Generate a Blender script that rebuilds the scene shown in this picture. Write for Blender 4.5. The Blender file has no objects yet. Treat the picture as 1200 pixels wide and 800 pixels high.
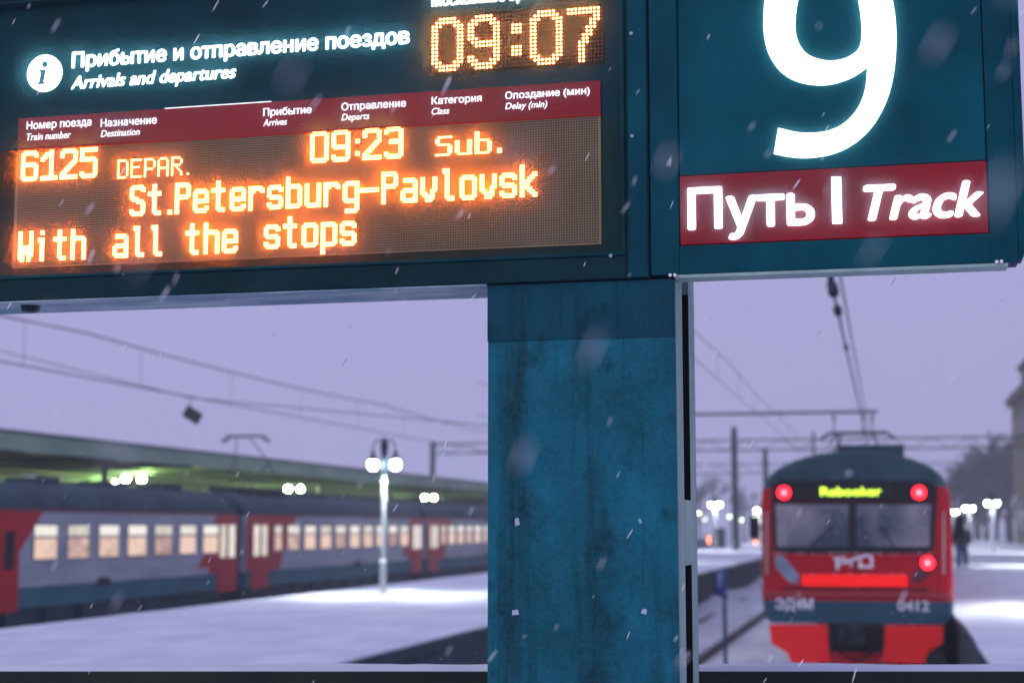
import bpy, math, random
from mathutils import Vector
from mathutils.geometry import delaunay_2d_cdt, interpolate_bezier
random.seed(7)
S = bpy.context.scene
C = S.collection
R = math.radians

# ------------------------------------------------------------------ camera
EYE = Vector((0, 0, 1.6))
FPX = 1850.0
PITCH = math.atan(217 / FPX)
YAW = R(13.29)
cam = bpy.data.cameras.new('camera')
cam.lens = FPX / 1200 * 36
cam.sensor_width = 36
cam.clip_start = 0.05
cam.clip_end = 3000
cam.dof.use_dof = True
cam.dof.focus_distance = 5.15
cam.dof.aperture_fstop = 2.4
camo = bpy.data.objects.new('camera', cam)
camo.location = EYE
camo.rotation_euler = (R(90) + PITCH, 0, YAW)
C.objects.link(camo)
S.camera = camo

# ------------------------------------------------------------------ exposure, sky, sun
S.view_settings.view_transform = 'Standard'
S.view_settings.look = 'None'
S.view_settings.exposure = 0
S.view_settings.gamma = 1
S.render.engine = 'CYCLES'
S.cycles.max_bounces = 7
S.cycles.transparent_max_bounces = 16
S.cycles.volume_bounces = 1
S.cycles.use_denoising = True
S.cycles.light_sampling_threshold = 0.0
W = bpy.data.worlds.new('World')
S.world = W
W.use_nodes = True
nt = W.node_tree
bg = nt.nodes['Background']
sky = nt.nodes.new('ShaderNodeTexSky')
sky.sky_type = 'NISHITA'
sky.sun_disc = False
sky.sun_elevation = R(30)
sky.sun_rotation = R(210)
mixn = nt.nodes.new('ShaderNodeMix')
mixn.data_type = 'RGBA'
mixn.inputs[0].default_value = 0.94
nt.links.new(sky.outputs[0], mixn.inputs[6])
mixn.inputs[7].default_value = (4.1, 3.92, 6.95, 1)     # even overcast before sunrise
nt.links.new(mixn.outputs[2], bg.inputs[0])
bg.inputs[1].default_value = 0.1
sun = bpy.data.lights.new('sun', 'SUN')
sun.energy = 0.85
sun.angle = R(35)
sun.color = (0.90, 0.90, 1.0)
suno = bpy.data.objects.new('sun', sun)
suno.rotation_euler = (R(60), 0, R(-30))
C.objects.link(suno)

# ------------------------------------------------------------------ measuring helpers (photo pixel -> place on a known plane)
_fw = Vector((-math.sin(YAW) * math.cos(PITCH), math.cos(YAW) * math.cos(PITCH), math.sin(PITCH)))
_rt = Vector((math.cos(YAW), math.sin(YAW), 0))
_up = _rt.cross(_fw)


def ray(px, py):
    return _fw * FPX + _rt * (px - 600) + _up * (400 - py)


def onY(px, py, v):
    r = ray(px, py)
    return EYE + r * (v / r.y)


def onX(px, py, v):
    r = ray(px, py)
    return EYE + r * (v / r.x)


def onZ(px, py, v):
    r = ray(px, py)
    return EYE + r * ((v - EYE.z) / r.z)


# ------------------------------------------------------------------ materials
MATS = {}


def mat(name, col, rough=0.6, var=0.0, scale=4.0, col2=None, metal=0.0, bump=0.0, bscale=None, emit=None, es=0.0,
        stretch=(1, 1, 1), spec=0.2, lo=0.35, hi=0.65, rvar=0.0):
    if name in MATS:
        return MATS[name]
    m = bpy.data.materials.new(name)
    m.use_nodes = True
    t = m.node_tree
    b = t.nodes['Principled BSDF']
    b.inputs['Base Color'].default_value = (*col, 1)
    b.inputs['Roughness'].default_value = rough
    b.inputs['Metallic'].default_value = metal
    b.inputs['Specular IOR Level'].default_value = spec
    tc = t.nodes.new('ShaderNodeTexCoord')
    mp = t.nodes.new('ShaderNodeMapping')
    mp.inputs['Scale'].default_value = stretch
    t.links.new(tc.outputs['Object'], mp.inputs[0])
    if var or col2:
        n = t.nodes.new('ShaderNodeTexNoise')
        n.inputs['Scale'].default_value = scale
        n.inputs['Detail'].default_value = 7
        n.inputs['Roughness'].default_value = 0.62
        t.links.new(mp.outputs[0], n.inputs['Vector'])
        r = t.nodes.new('ShaderNodeValToRGB')
        r.color_ramp.elements[0].position = lo
        r.color_ramp.elements[1].position = hi
        c2 = col2 or tuple(min(1, c * (1 + var)) for c in col)
        c1 = col if col2 else tuple(c * (1 - var) for c in col)
        r.color_ramp.elements[0].color = (*c1, 1)
        r.color_ramp.elements[1].color = (*c2, 1)
        t.links.new(n.outputs['Fac'], r.inputs[0])
        t.links.new(r.outputs[0], b.inputs['Base Color'])
        if rvar:
            mr = t.nodes.new('ShaderNodeMapRange')
            mr.inputs[3].default_value = max(0.02, rough - rvar)
            mr.inputs[4].default_value = min(1, rough + rvar)
            t.links.new(n.outputs['Fac'], mr.inputs[0])
            t.links.new(mr.outputs[0], b.inputs['Roughness'])
    if bump:
        n2 = t.nodes.new('ShaderNodeTexNoise')
        n2.inputs['Scale'].default_value = bscale or scale * 5
        n2.inputs['Detail'].default_value = 5
        t.links.new(mp.outputs[0], n2.inputs['Vector'])
        bp = t.nodes.new('ShaderNodeBump')
        bp.inputs['Strength'].default_value = bump
        bp.inputs['Distance'].default_value = 0.02
        t.links.new(n2.outputs['Fac'], bp.inputs['Height'])
        t.links.new(bp.outputs[0], b.inputs['Normal'])
    if emit:
        b.inputs['Emission Color'].default_value = (*emit, 1)
        b.inputs['Emission Strength'].default_value = es
    MATS[name] = m
    return m


def pane_mat(name, veil, colour, through=(1, 1, 1), gloss=0.0):
    """misted pane, mostly clear; tinted scatter added to put halos round lit letters"""
    m = bpy.data.materials.new(name)
    m.use_nodes = True
    t = m.node_tree
    t.nodes.clear()
    out = t.nodes.new('ShaderNodeOutputMaterial')
    tr = t.nodes.new('ShaderNodeBsdfTransparent')
    tr.inputs[0].default_value = (*through, 1)
    tl = t.nodes.new('ShaderNodeBsdfTranslucent')
    tl.inputs[0].default_value = (*colour, 1)
    df = t.nodes.new('ShaderNodeBsdfDiffuse')
    df.inputs[0].default_value = (*[c * 0.06 for c in colour], 1)
    ad = t.nodes.new('ShaderNodeMixShader')
    ad.inputs[0].default_value = 0.3
    t.links.new(tl.outputs[0], ad.inputs[1])
    t.links.new(df.outputs[0], ad.inputs[2])
    tc = t.nodes.new('ShaderNodeTexCoord')
    n = t.nodes.new('ShaderNodeTexNoise')
    n.inputs['Scale'].default_value = 5
    n.inputs['Detail'].default_value = 8
    mp = t.nodes.new('ShaderNodeMapping')
    mp.inputs['Scale'].default_value = (1, 1, 0.4)
    t.links.new(tc.outputs['Object'], mp.inputs[0])
    t.links.new(mp.outputs[0], n.inputs['Vector'])
    mr = t.nodes.new('ShaderNodeMapRange')
    mr.inputs[1].default_value = 0.3
    mr.inputs[2].default_value = 0.72
    mr.inputs[3].default_value = veil * 0.6
    mr.inputs[4].default_value = veil * 1.5
    t.links.new(n.outputs['Fac'], mr.inputs[0])
    mx = t.nodes.new('ShaderNodeMixShader')
    t.links.new(mr.outputs[0], mx.inputs[0])
    t.links.new(tr.outputs[0], mx.inputs[1])
    t.links.new(ad.outputs[0], mx.inputs[2])
    gl = t.nodes.new('ShaderNodeBsdfGlossy')
    gl.inputs['Roughness'].default_value = 0.25
    m2 = t.nodes.new('ShaderNodeMixShader')
    m2.inputs[0].default_value = gloss
    t.links.new(mx.outputs[0], m2.inputs[1])
    t.links.new(gl.outputs[0], m2.inputs[2])
    t.links.new(m2.outputs[0], out.inputs[0])
    MATS[name] = m
    return m


def window_light(name, c1, c2, strength):
    """lit train window: colour and strength differ from pane to pane"""
    m = bpy.data.materials.new(name)
    m.use_nodes = True
    t = m.node_tree
    b = t.nodes['Principled BSDF']
    b.inputs['Base Color'].default_value = (0.1, 0.1, 0.1, 1)
    b.inputs['Roughness'].default_value = 0.15
    oi = t.nodes.new('ShaderNodeObjectInfo')
    tc = t.nodes.new('ShaderNodeTexCoord')
    n = t.nodes.new('ShaderNodeTexNoise')
    n.inputs['Scale'].default_value = 3.6
    n.inputs['Detail'].default_value = 3
    t.links.new(tc.outputs['Object'], n.inputs['Vector'])
    ma = t.nodes.new('ShaderNodeMath')
    ma.operation = 'MULTIPLY_ADD'
    t.links.new(oi.outputs['Random'], ma.inputs[0])
    ma.inputs[1].default_value = 0.75
    t.links.new(n.outputs['Fac'], ma.inputs[2])
    r = t.nodes.new('ShaderNodeValToRGB')
    r.color_ramp.elements[0].position = 0.48
    r.color_ramp.elements[1].position = 1.0
    r.color_ramp.elements[0].color = (*c1, 1)
    r.color_ramp.elements[1].color = (*c2, 1)
    t.links.new(ma.outputs[0], r.inputs[0])
    t.links.new(r.outputs[0], b.inputs['Emission Color'])
    b.inputs['Emission Strength'].default_value = strength
    return m


teal = mat('teal_paint', (0.0004, 0.045, 0.062), 0.5, col2=(0.001, 0.09, 0.11), scale=2.2, spec=0.06, bump=0.1, bscale=60, rvar=0.12)
def grime_paint(name, base, light, dark, dust):
    """flat paint with faded patches, long vertical run-off stains, scratches and specks of dried snow"""
    m = bpy.data.materials.new(name)
    m.use_nodes = True
    t = m.node_tree
    bs = t.nodes['Principled BSDF']
    bs.inputs['Roughness'].default_value = 0.6
    bs.inputs['Specular IOR Level'].default_value = 0.08
    tc = t.nodes.new('ShaderNodeTexCoord')

    def layer(stretch, scale, lo, hi, detail=8, rough=.6):
        mp = t.nodes.new('ShaderNodeMapping')
        mp.inputs['Scale'].default_value = stretch
        t.links.new(tc.outputs['Object'], mp.inputs[0])
        n = t.nodes.new('ShaderNodeTexNoise')
        n.inputs['Scale'].default_value = scale
        n.inputs['Detail'].default_value = detail
        n.inputs['Roughness'].default_value = rough
        t.links.new(mp.outputs[0], n.inputs['Vector'])
        r = t.nodes.new('ShaderNodeMapRange')
        r.inputs[1].default_value = lo
        r.inputs[2].default_value = hi
        t.links.new(n.outputs['Fac'], r.inputs[0])
        return r.outputs[0]

    def mix(fac, c1, c2, amount=1.0):
        x = t.nodes.new('ShaderNodeMix')
        x.data_type = 'RGBA'
        if amount < 1:
            mm = t.nodes.new('ShaderNodeMath')
            mm.operation = 'MULTIPLY'
            mm.inputs[1].default_value = amount
            t.links.new(fac, mm.inputs[0])
            fac = mm.outputs[0]
        t.links.new(fac, x.inputs[0])
        for i, c in ((6, c1), (7, c2)):
            if isinstance(c, tuple):
                x.inputs[i].default_value = (*c, 1)
            else:
                t.links.new(c, x.inputs[i])
        return x.outputs[2]

    c = mix(layer((1, 1, .8), 2.6, .38, .66), base, light)
    c = mix(layer((9, 9, .5), 1.5, .50, .68), c, dark, .8)
    c = mix(layer((1, 1, .9), 7, .54, .70), c, dark, .75)
    c = mix(layer((30, 30, 14), 2.2, .70, .76), c, dust, .45)
    c = mix(layer((60, 60, 3), 2.0, .66, .72), c, dust, .22)
    c = mix(layer((1, 1, 1), 75, .42, .60, 3), c, dust, .07)
    c = mix(layer((1, 1, 1), 110, .50, .62, 3), c, dark, .14)
    t.links.new(c, bs.inputs['Base Color'])
    bp = t.nodes.new('ShaderNodeBump')
    bp.inputs['Strength'].default_value = .15
    bp.inputs['Distance'].default_value = .004
    t.links.new(layer((1, 1, 1), 55, 0, 1), bp.inputs['Height'])
    t.links.new(bp.outputs[0], bs.inputs['Normal'])
    MATS[name] = m
    return m


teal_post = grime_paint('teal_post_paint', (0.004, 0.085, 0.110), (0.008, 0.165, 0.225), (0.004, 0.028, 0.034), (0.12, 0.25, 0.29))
teal_darker = grime_paint('darker_teal', (0.001, 0.045, 0.065), (0.002, 0.075, 0.105), (0.003, 0.02, 0.028), (0.06, 0.14, 0.17))
teal_face = mat('teal_sign_face', (0.0004, 0.055, 0.070), 0.4, col2=(0.0006, 0.12, 0.145), scale=1.6, spec=0.06, rvar=0.1)
dark_case = mat('dark_case', (0.003, 0.025, 0.030), 0.6, col2=(0.007, 0.042, 0.045), scale=3, spec=0.06, bump=0.1, bscale=70)
dark_board = mat('dark_board', (0.0005, 0.028, 0.034), 0.5, col2=(0.001, 0.06, 0.075), scale=1.5, spec=0.06)
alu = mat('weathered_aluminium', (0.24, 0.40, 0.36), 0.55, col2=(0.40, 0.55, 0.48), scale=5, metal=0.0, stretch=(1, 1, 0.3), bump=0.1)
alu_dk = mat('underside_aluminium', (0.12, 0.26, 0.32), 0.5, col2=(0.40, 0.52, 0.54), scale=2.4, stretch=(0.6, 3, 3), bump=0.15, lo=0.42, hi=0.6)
black = mat('black_recess', (0.004, 0.006, 0.007), 0.7, var=0.3)
led_plate = mat('led_plate', (0.26, 0.21, 0.14), 0.7, col2=(0.34, 0.27, 0.18), scale=2)
led_off = mat('led_unlit', (0.05, 0.045, 0.045), 0.45)
led_on = mat('led_amber', (0.05, 0.02, 0.01), 0.5, emit=(1.0, 0.20, 0.050), es=58)
led_clock = mat('led_amber_clock', (0.05, 0.02, 0.01), 0.5, emit=(1.0, 0.16, 0.04), es=62)
white_lit = mat('backlit_white', (0.6, 0.6, 0.62), 0.4, emit=(0.93, 0.97, 1.0), es=4.5)
white_small = mat('backlit_small_lettering', (0.6, 0.6, 0.62), 0.4, emit=(0.88, 0.92, 1.0), es=1.5)
white_big = mat('backlit_numeral', (0.6, 0.6, 0.62), 0.4, emit=(0.90, 0.96, 1.0), es=3.2)
strip_red = mat('backlit_red', (0.20, 0.004, 0.010), 0.35, col2=(0.29, 0.008, 0.016), scale=2, emit=(1.0, 0.02, 0.04), es=0.06)
snow = mat('snow', (0.58, 0.64, 0.73), 0.85, col2=(0.77, 0.80, 0.86), scale=0.9, bump=0.8, bscale=3.2, stretch=(1, .6, 1))
snow_track = mat('track_snow', (0.52, 0.58, 0.65), 0.85, col2=(0.76, 0.80, 0.85), scale=0.9, bump=0.5, bscale=4, stretch=(1, 0.25, 1))
concrete = mat('platform_concrete', (0.02, 0.045, 0.055), 0.85, col2=(0.05, 0.085, 0.10), scale=1.5, bump=0.3, bscale=8, stretch=(1, 1, 2))
rail_steel = mat('rail_steel', (0.06, 0.055, 0.055), 0.4, metal=0.6, var=0.3)
sleeper_m = mat('sleeper_concrete', (0.12, 0.12, 0.12), 0.9, var=0.3)
dark_metal = mat('dark_metal', (0.02, 0.03, 0.036), 0.5, var=0.3, scale=6)
mast_m = mat('galvanised_mast', (0.02, 0.045, 0.055), 0.6, var=0.3, scale=2)
train_red = mat('train_red', (0.36, 0.002, 0.008), 0.35, col2=(0.48, 0.004, 0.012), scale=1.4, rvar=0.1, bump=0.05, bscale=20)
skirt_red = mat('skirt_red', (0.85, 0.012, 0.010), 0.45, col2=(0.95, 0.02, 0.016), scale=2)
roof_teal = mat('train_roof', (0.012, 0.042, 0.054), 0.7, col2=(0.03, 0.085, 0.10), scale=1.5, bump=0.15)
band_blue = mat('train_lower_band', (0.010, 0.055, 0.085), 0.5, col2=(0.02, 0.085, 0.115), scale=2)
train_grey = mat('train_grey', (0.27, 0.32, 0.36), 0.5, col2=(0.40, 0.45, 0.48), scale=0.8, stretch=(1, 0.5, 2), bump=0.05)
train_teal = mat('train_teal_band', (0.010, 0.09, 0.13), 0.55, col2=(0.02, 0.14, 0.18), scale=1)
under_m = mat('underframe', (0.003, 0.022, 0.034), 0.8, col2=(0.012, 0.06, 0.08), scale=2.5)
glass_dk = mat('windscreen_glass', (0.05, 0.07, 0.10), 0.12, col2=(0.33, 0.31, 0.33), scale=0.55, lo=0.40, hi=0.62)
paint_w = mat('white_lettering', (0.75, 0.75, 0.8), 0.5, var=0.1)
rubber = mat('black_rubber', (0.008, 0.01, 0.012), 0.6)
fascia_m = mat('canopy_fascia', (0.24, 0.40, 0.30), 0.6, col2=(0.40, 0.56, 0.42), scale=0.7, stretch=(1, 0.4, 2))
ceil_m = mat('canopy_ceiling', (0.26, 0.36, 0.12), 0.7, col2=(0.50, 0.62, 0.25), scale=0.7, stretch=(1, 0.5, 1))
wall_gr = mat('canopy_wall', (0.03, 0.08, 0.045), 0.7, col2=(0.06, 0.12, 0.06), scale=0.5)
pole_m = mat('lamp_pole_paint', (0.45, 0.5, 0.5), 0.5, var=0.15, scale=3)
lamp_cap = mat('lamp_cap', (0.01, 0.03, 0.04), 0.45)
lamp_glow = mat('lamp_globe_lit', (0.8, 0.8, 0.8), 0.4, emit=(0.95, 1.0, 0.97), es=160)
lamp_far = mat('far_lamp_lit', (0.8, 0.8, 0.8), 0.4, emit=(0.80, 1.0, 0.60), es=22)
lamp_green = mat('canopy_lamp_lit', (0.8, 0.8, 0.8), 0.4, emit=(1.0, 1.0, 0.60), es=700)
lamp_orange = mat('orange_lamp_lit', (0.8, 0.4, 0.3), 0.4, emit=(1.0, 0.30, 0.14), es=6)
tail_lit = mat('tail_light_lit', (0.5, 0.02, 0.02), 0.3, emit=(1.0, 0.004, 0.008), es=22)
tail_core = mat('tail_light_core', (0.8, 0.5, 0.5), 0.3, emit=(1.0, 0.35, 0.35), es=7)
green_led = mat('green_led', (0.02, 0.05, 0.01), 0.4, emit=(0.62, 0.95, 0.05), es=3.2)
stone = mat('building_stone', (0.10, 0.09, 0.06), 0.85, col2=(0.20, 0.17, 0.11), scale=0.5, bump=0.2)
bark = mat('bark', (0.025, 0.04, 0.04), 0.9, var=0.3, scale=3)
twig_m = mat('twigs', (0.035, 0.055, 0.05), 0.9, var=0.3, scale=3)
blue_m = mat('blue_cabinet', (0.01, 0.07, 0.35), 0.5, var=0.2)
flake_m = mat('snowflake', (0.95, 0.95, 0.97), 0.9, emit=None)
pane_led = pane_mat('led_halo_pane', 0.085, (1.0, 0.85, 0.08))
pane_hdr = pane_mat('header_halo_pane', 0.07, (0.25, 0.8, 1.0))
pane_trk = pane_mat('sign_halo_pane', 0.06, (0.25, 0.85, 1.0))
pane_upper = window_light('upper_pane_lit', (0.62, 0.58, 0.44), (1.0, 0.93, 0.84), 0.95)
pane_lower = window_light('lower_pane_lit', (0.42, 0.24, 0.19), (1.0, 0.70, 0.52), 0.85)


# ------------------------------------------------------------------ mesh helpers
class MB:
    def __init__(s):
        s.v, s.f, s.m = [], [], []

    def add(s, vs, fs, mi=0):
        o = len(s.v)
        s.v += [tuple(v) for v in vs]
        s.f += [tuple(i + o for i in f) for f in fs]
        s.m += [mi] * len(fs)
        return s

    def box(s, a, b, mi=0):
        x0, y0, z0 = [min(p, q) for p, q in zip(a, b)]
        x1, y1, z1 = [max(p, q) for p, q in zip(a, b)]
        return s.add([(x0, y0, z0), (x1, y0, z0), (x1, y1, z0), (x0, y1, z0), (x0, y0, z1), (x1, y0, z1), (x1, y1, z1), (x0, y1, z1)],
                     [(0, 3, 2, 1), (4, 5, 6, 7), (0, 1, 5, 4), (1, 2, 6, 5), (2, 3, 7, 6), (3, 0, 4, 7)], mi)

    def prism_xz(s, poly, y0, y1, mi=0):
        n = len(poly)
        vs = [(x, y0, z) for x, z in poly] + [(x, y1, z) for x, z in poly]
        fs = [tuple(range(n)), tuple(range(2 * n - 1, n - 1, -1))] + [(i, i + n, (i + 1) % n + n, (i + 1) % n) for i in range(n)]
        return s.add(vs, fs, mi)

    def prism_yz(s, poly, x0, x1, mi=0):
        n = len(poly)
        vs = [(x0, y, z) for y, z in poly] + [(x1, y, z) for y, z in poly]
        fs = [tuple(range(n)), tuple(range(2 * n - 1, n - 1, -1))] + [(i, i + n, (i + 1) % n + n, (i + 1) % n) for i in range(n)]
        return s.add(vs, fs, mi)

    def tube(s, p, q, r0, r1=None, n=8, mi=0, cap=True):
        r1 = r0 if r1 is None else r1
        p, q = Vector(p), Vector(q)
        d = (q - p)
        if d.length < 1e-6:
            return s
        d.normalize()
        a = d.orthogonal().normalized()
        b = d.cross(a)
        vs = []
        for c, r in ((p, r0), (q, r1)):
            for k in range(n):
                t = 2 * math.pi * k / n
                vs.append(c + a * r * math.cos(t) + b * r * math.sin(t))
        fs = [(i, (i + 1) % n, (i + 1) % n + n, i + n) for i in range(n)]
        if cap:
            fs += [tuple(range(n - 1, -1, -1)), tuple(range(n, 2 * n))]
        return s.add(vs, fs, mi)

    def path(s, pts, r, n=6, mi=0):
        for i in range(len(pts) - 1):
            s.tube(pts[i], pts[i + 1], r, r, n, mi)
        return s

    def lathe(s, c, prof, n=14, mi=0):
        """profile of (radius, z) turned about the vertical through c"""
        vs, fs = [], []
        for r, z in prof:
            for k in range(n):
                t = 2 * math.pi * k / n
                vs.append((c[0] + r * math.cos(t), c[1] + r * math.sin(t), c[2] + z))
        for j in range(len(prof) - 1):
            for k in range(n):
                fs.append((j * n + k, j * n + (k + 1) % n, (j + 1) * n + (k + 1) % n, (j + 1) * n + k))
        fs.append(tuple(range(n - 1, -1, -1)))
        fs.append(tuple(range((len(prof) - 1) * n, len(prof) * n)))
        return s.add(vs, fs, mi)

    def disc_y(s, c, r, y0, y1, n=20, mi=0):
        return s.prism_xz([(c[0] + r * math.cos(2 * math.pi * k / n), c[1] + r * math.sin(2 * math.pi * k / n)) for k in range(n)], y0, y1, mi)

    def ball(s, c, r, n=10, m=6, mi=0, sz=1.0):
        prof = [(max(1e-4, r * math.sin(math.pi * j / m)), -r * sz * math.cos(math.pi * j / m)) for j in range(m + 1)]
        return s.lathe(c, prof, n, mi)

    def dot(s, c, r, d, mi=0):
        """small LED: hexagonal dome facing -Y"""
        x, y, z = c
        vs = [(x + r * math.cos(math.pi / 3 * k), y, z + r * math.sin(math.pi / 3 * k)) for k in range(6)]
        vs += [(x + .6 * r * math.cos(math.pi / 3 * k), y - d, z + .6 * r * math.sin(math.pi / 3 * k)) for k in range(6)]
        return s.add(vs, [(i, (i + 1) % 6, (i + 1) % 6 + 6, i + 6) for i in range(6)] + [(6, 7, 8, 9, 10, 11)], mi)

    def build(s, name, mats, parent=None, bevel=0, smooth=False, kind=None):
        o0 = Vector((0, 0, 0))
        p = parent
        while p is not None:
            o0 += p.location
            p = p.parent
        me = bpy.data.meshes.new(name)
        me.from_pydata([Vector(v) - o0 for v in s.v], [], s.f)
        for m in (mats if isinstance(mats, (list, tuple)) else [mats]):
            me.materials.append(m)
        me.polygons.foreach_set('material_index', s.m)
        if smooth:
            me.polygons.foreach_set('use_smooth', [True] * len(me.polygons))
        me.update()
        o = bpy.data.objects.new(name, me)
        C.objects.link(o)
        o.parent = parent
        if bevel:
            b = o.modifiers.new('bevel', 'BEVEL')
            b.width = bevel
            b.segments = 2
            b.limit_method = 'ANGLE'
        if kind:
            o['kind'] = kind
        return o


def tag(o, label=None, cat=None, group=None, kind=None):
    if label:
        o['label'] = label
    if cat:
        o['category'] = cat
    if group:
        o['group'] = group
    if kind:
        o['kind'] = kind
    return o


def thing(name, label, cat, loc=(0, 0, 0), group=None):
    o = bpy.data.objects.new(name, None)
    o.empty_display_size = 0.2
    C.objects.link(o)
    o.location = loc
    return tag(o, label, cat, group)


def copy_tree(o, parent=None):
    c = o.copy()
    C.objects.link(c)
    c.parent = parent
    for ch in [k for k in list(bpy.data.objects) if k.parent == o]:
        copy_tree(ch, c)
    return c


def font_mesh(body, shear=0.0):
    """flat mesh of a line of text; outlines are filled by winding so overlapping contours do no harm"""
    cu = bpy.data.curves.new('text', 'FONT')
    cu.body = body
    cu.shear = shear
    o = bpy.data.objects.new('text', cu)
    C.objects.link(o)
    dg = bpy.context.evaluated_depsgraph_get()
    oe = o.evaluated_get(dg)
    c2 = oe.to_curve(dg)
    loops = []
    for sp in c2.splines:
        bp_ = sp.bezier_points
        n = len(bp_)
        pts = []
        for i in range(n):
            p, q = bp_[i], bp_[(i + 1) % n]
            straight = (p.handle_right - p.co).cross(q.co - p.co).length < 1e-6 and (q.handle_left - q.co).cross(q.co - p.co).length < 1e-6
            seg = interpolate_bezier(p.co, p.handle_right, q.handle_left, q.co, 2 if straight else 6)
            pts += [Vector((v.x, v.y)) for v in seg[:-1]]
        if n > 2:
            loops.append(pts)
    oe.to_curve_clear()
    bpy.data.objects.remove(o)
    bpy.data.curves.remove(cu)
    vin, fin, sgn = [], [], []
    for l in loops:
        k = len(vin)
        vin += l
        ar = sum(l[i].x * l[(i + 1) % len(l)].y - l[(i + 1) % len(l)].x * l[i].y for i in range(len(l)))
        idx = list(range(k, k + len(l)))
        sgn.append(1 if ar > 0 else -1)
        fin.append(idx if ar > 0 else idx[::-1])
    vo, eo, fo, ov, oe_, of = delaunay_2d_cdt(vin, [], fin, 1, 1e-5)
    bbs = [(min(p.x for p in l), max(p.x for p in l), min(p.y for p in l), max(p.y for p in l)) for l in loops]
    fs = []
    for f in fo:
        cx = sum(vo[i].x for i in f) / len(f)
        cy = sum(vo[i].y for i in f) / len(f)
        wn = 0
        for l, (a0, a1, b0, b1) in zip(loops, bbs):
            if not (a0 <= cx <= a1 and b0 <= cy <= b1):
                continue
            p = l[-1]
            for q in l:
                if (p.y <= cy) != (q.y <= cy) and p.x + (cy - p.y) / (q.y - p.y) * (q.x - p.x) > cx:
                    wn += 1 if q.y > p.y else -1
                p = q
        if wn:
            fs.append(tuple(f))
    return [(v.x, v.y) for v in vo], fs


_cap = {}


def cap_h(ch):
    if ch not in _cap:
        v, f = font_mesh(ch)
        _cap[ch] = max(p[1] for p in v) - min(p[1] for p in v)
    return _cap[ch]


def lettering(name, body, x0, z0, x1, cap, Y, m, parent, shear=0.0, bold=0.0, capch='H', facing=1):
    """flat lettering standing proud of the plane Y; bold widens the strokes by laying shifted copies one behind another"""
    vs, fs = font_mesh(body, shear)
    xa, xb = min(v[0] for v in vs), max(v[0] for v in vs)
    sx, sz = (x1 - x0 - bold) / (xb - xa), cap / cap_h(capch)
    b = MB()
    k = 0
    offs = [(0, 0)] if not bold else [(0, 0), (bold, 0), (bold / 2, bold * .35), (bold / 2, -bold * .35)]
    for dx, dz in offs:
        b.add([(x0 + dx + (v[0] - xa) * sx, Y - 0.0003 * k, z0 + dz + v[1] * sz) for v in vs], [f[::-1] if facing < 0 else f for f in fs])
        k += 1
    return b.build(name, m, parent)


# ================================================================== THE SETTING
RAIL = -1.25
BED = -1.42
g = MB()
N = 40
gv = []
for j in range(N + 1):
    for i in range(N + 1):
        gv.append((-640 + 1280 * i / N, -40 + 700 * j / N, BED - 0.02))
g.add(gv, [(j * (N + 1) + i, j * (N + 1) + i + 1, (j + 1) * (N + 1) + i + 1, (j + 1) * (N + 1) + i) for j in range(N) for i in range(N)])
tag(g.build('ground', snow_track), kind='structure')


def snow_sheet(x0, x1, y0, y1, z, nx, ny, amp=0.02, th=0.06):
    b = MB()
    vs = []
    for j in range(ny + 1):
        for i in range(nx + 1):
            e = 0.0 if i in (0, nx) or j in (0, ny) else 1.0
            jit = random.uniform(-.035, .035) if i in (0, nx) else 0
            vs.append((x0 + (x1 - x0) * i / nx + jit, y0 + (y1 - y0) * j / ny, z + th * (0.45 + 0.55 * e) + e * amp * (
                math.sin(i * 1.7 + j * .9) + random.uniform(-1, 1))))
    b.add(vs, [(j * (nx + 1) + i, j * (nx + 1) + i + 1, (j + 1) * (nx + 1) + i + 1, (j + 1) * (nx + 1) + i) for j in range(ny) for i in range(nx)])
    for i0 in (0, nx):      # the drooping edge of the snow blanket
        for j in range(ny):
            a, c = j * (nx + 1) + i0, (j + 1) * (nx + 1) + i0
            va, vc = vs[a], vs[c]
            b.add([va, vc, (vc[0], vc[1], z - .015), (va[0], va[1], z - .015)], [(0, 1, 2, 3)])
    return b


def platform(name, x0, x1, y0, y1, ny):
    st = MB()
    st.box((x0, y0, BED - .05), (x1, y1, -0.16))
    o = st.build(name, concrete, kind='structure')
    # coping slabs along both edges, a slab every two metres near the camera
    nside = 0
    for xs, s in ((x0, 1), (x1, -1)):
        y = y0
        while y < min(y1, y0 + 90):
            c = MB().box((xs - .06 * s, y + .01, -.158), (xs + .5 * s, y + 1.99, -0.005)).build('coping_slab', concrete, o)
            y += 2
            nside += 1
        if y < y1:
            MB().box((xs - .06 * s, y, -.158), (xs + .5 * s, y1, -0.005)).build('coping', concrete, o)
    MB().box((x0 + .5, y0, -.158), (x1 - .5, y1, -0.01)).build('deck', concrete, o)
    b = snow_sheet(x0 - .05, x1 + .05, y0, y1, 0.0, 10, ny)
    b.build('snow_cover', snow, o, smooth=True)
    return o


platform('island_platform', -13.45, -6.35, 12.0, 232.0, 150)
platform('station_platform', 1.2, 11.8, 12.0, 192.0, 120)
platform('canopy_platform', -40.0, -24.7, 12.0, 232.0, 100)
pv = MB().box((-42, -14, BED - .05), (14, 11.98, -.002)).build('concourse', concrete, kind='structure')
snow_sheet(-42, 14, -14, 11.9, 0.0, 20, 12).build('snow_cover', snow, pv, smooth=True)


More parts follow.
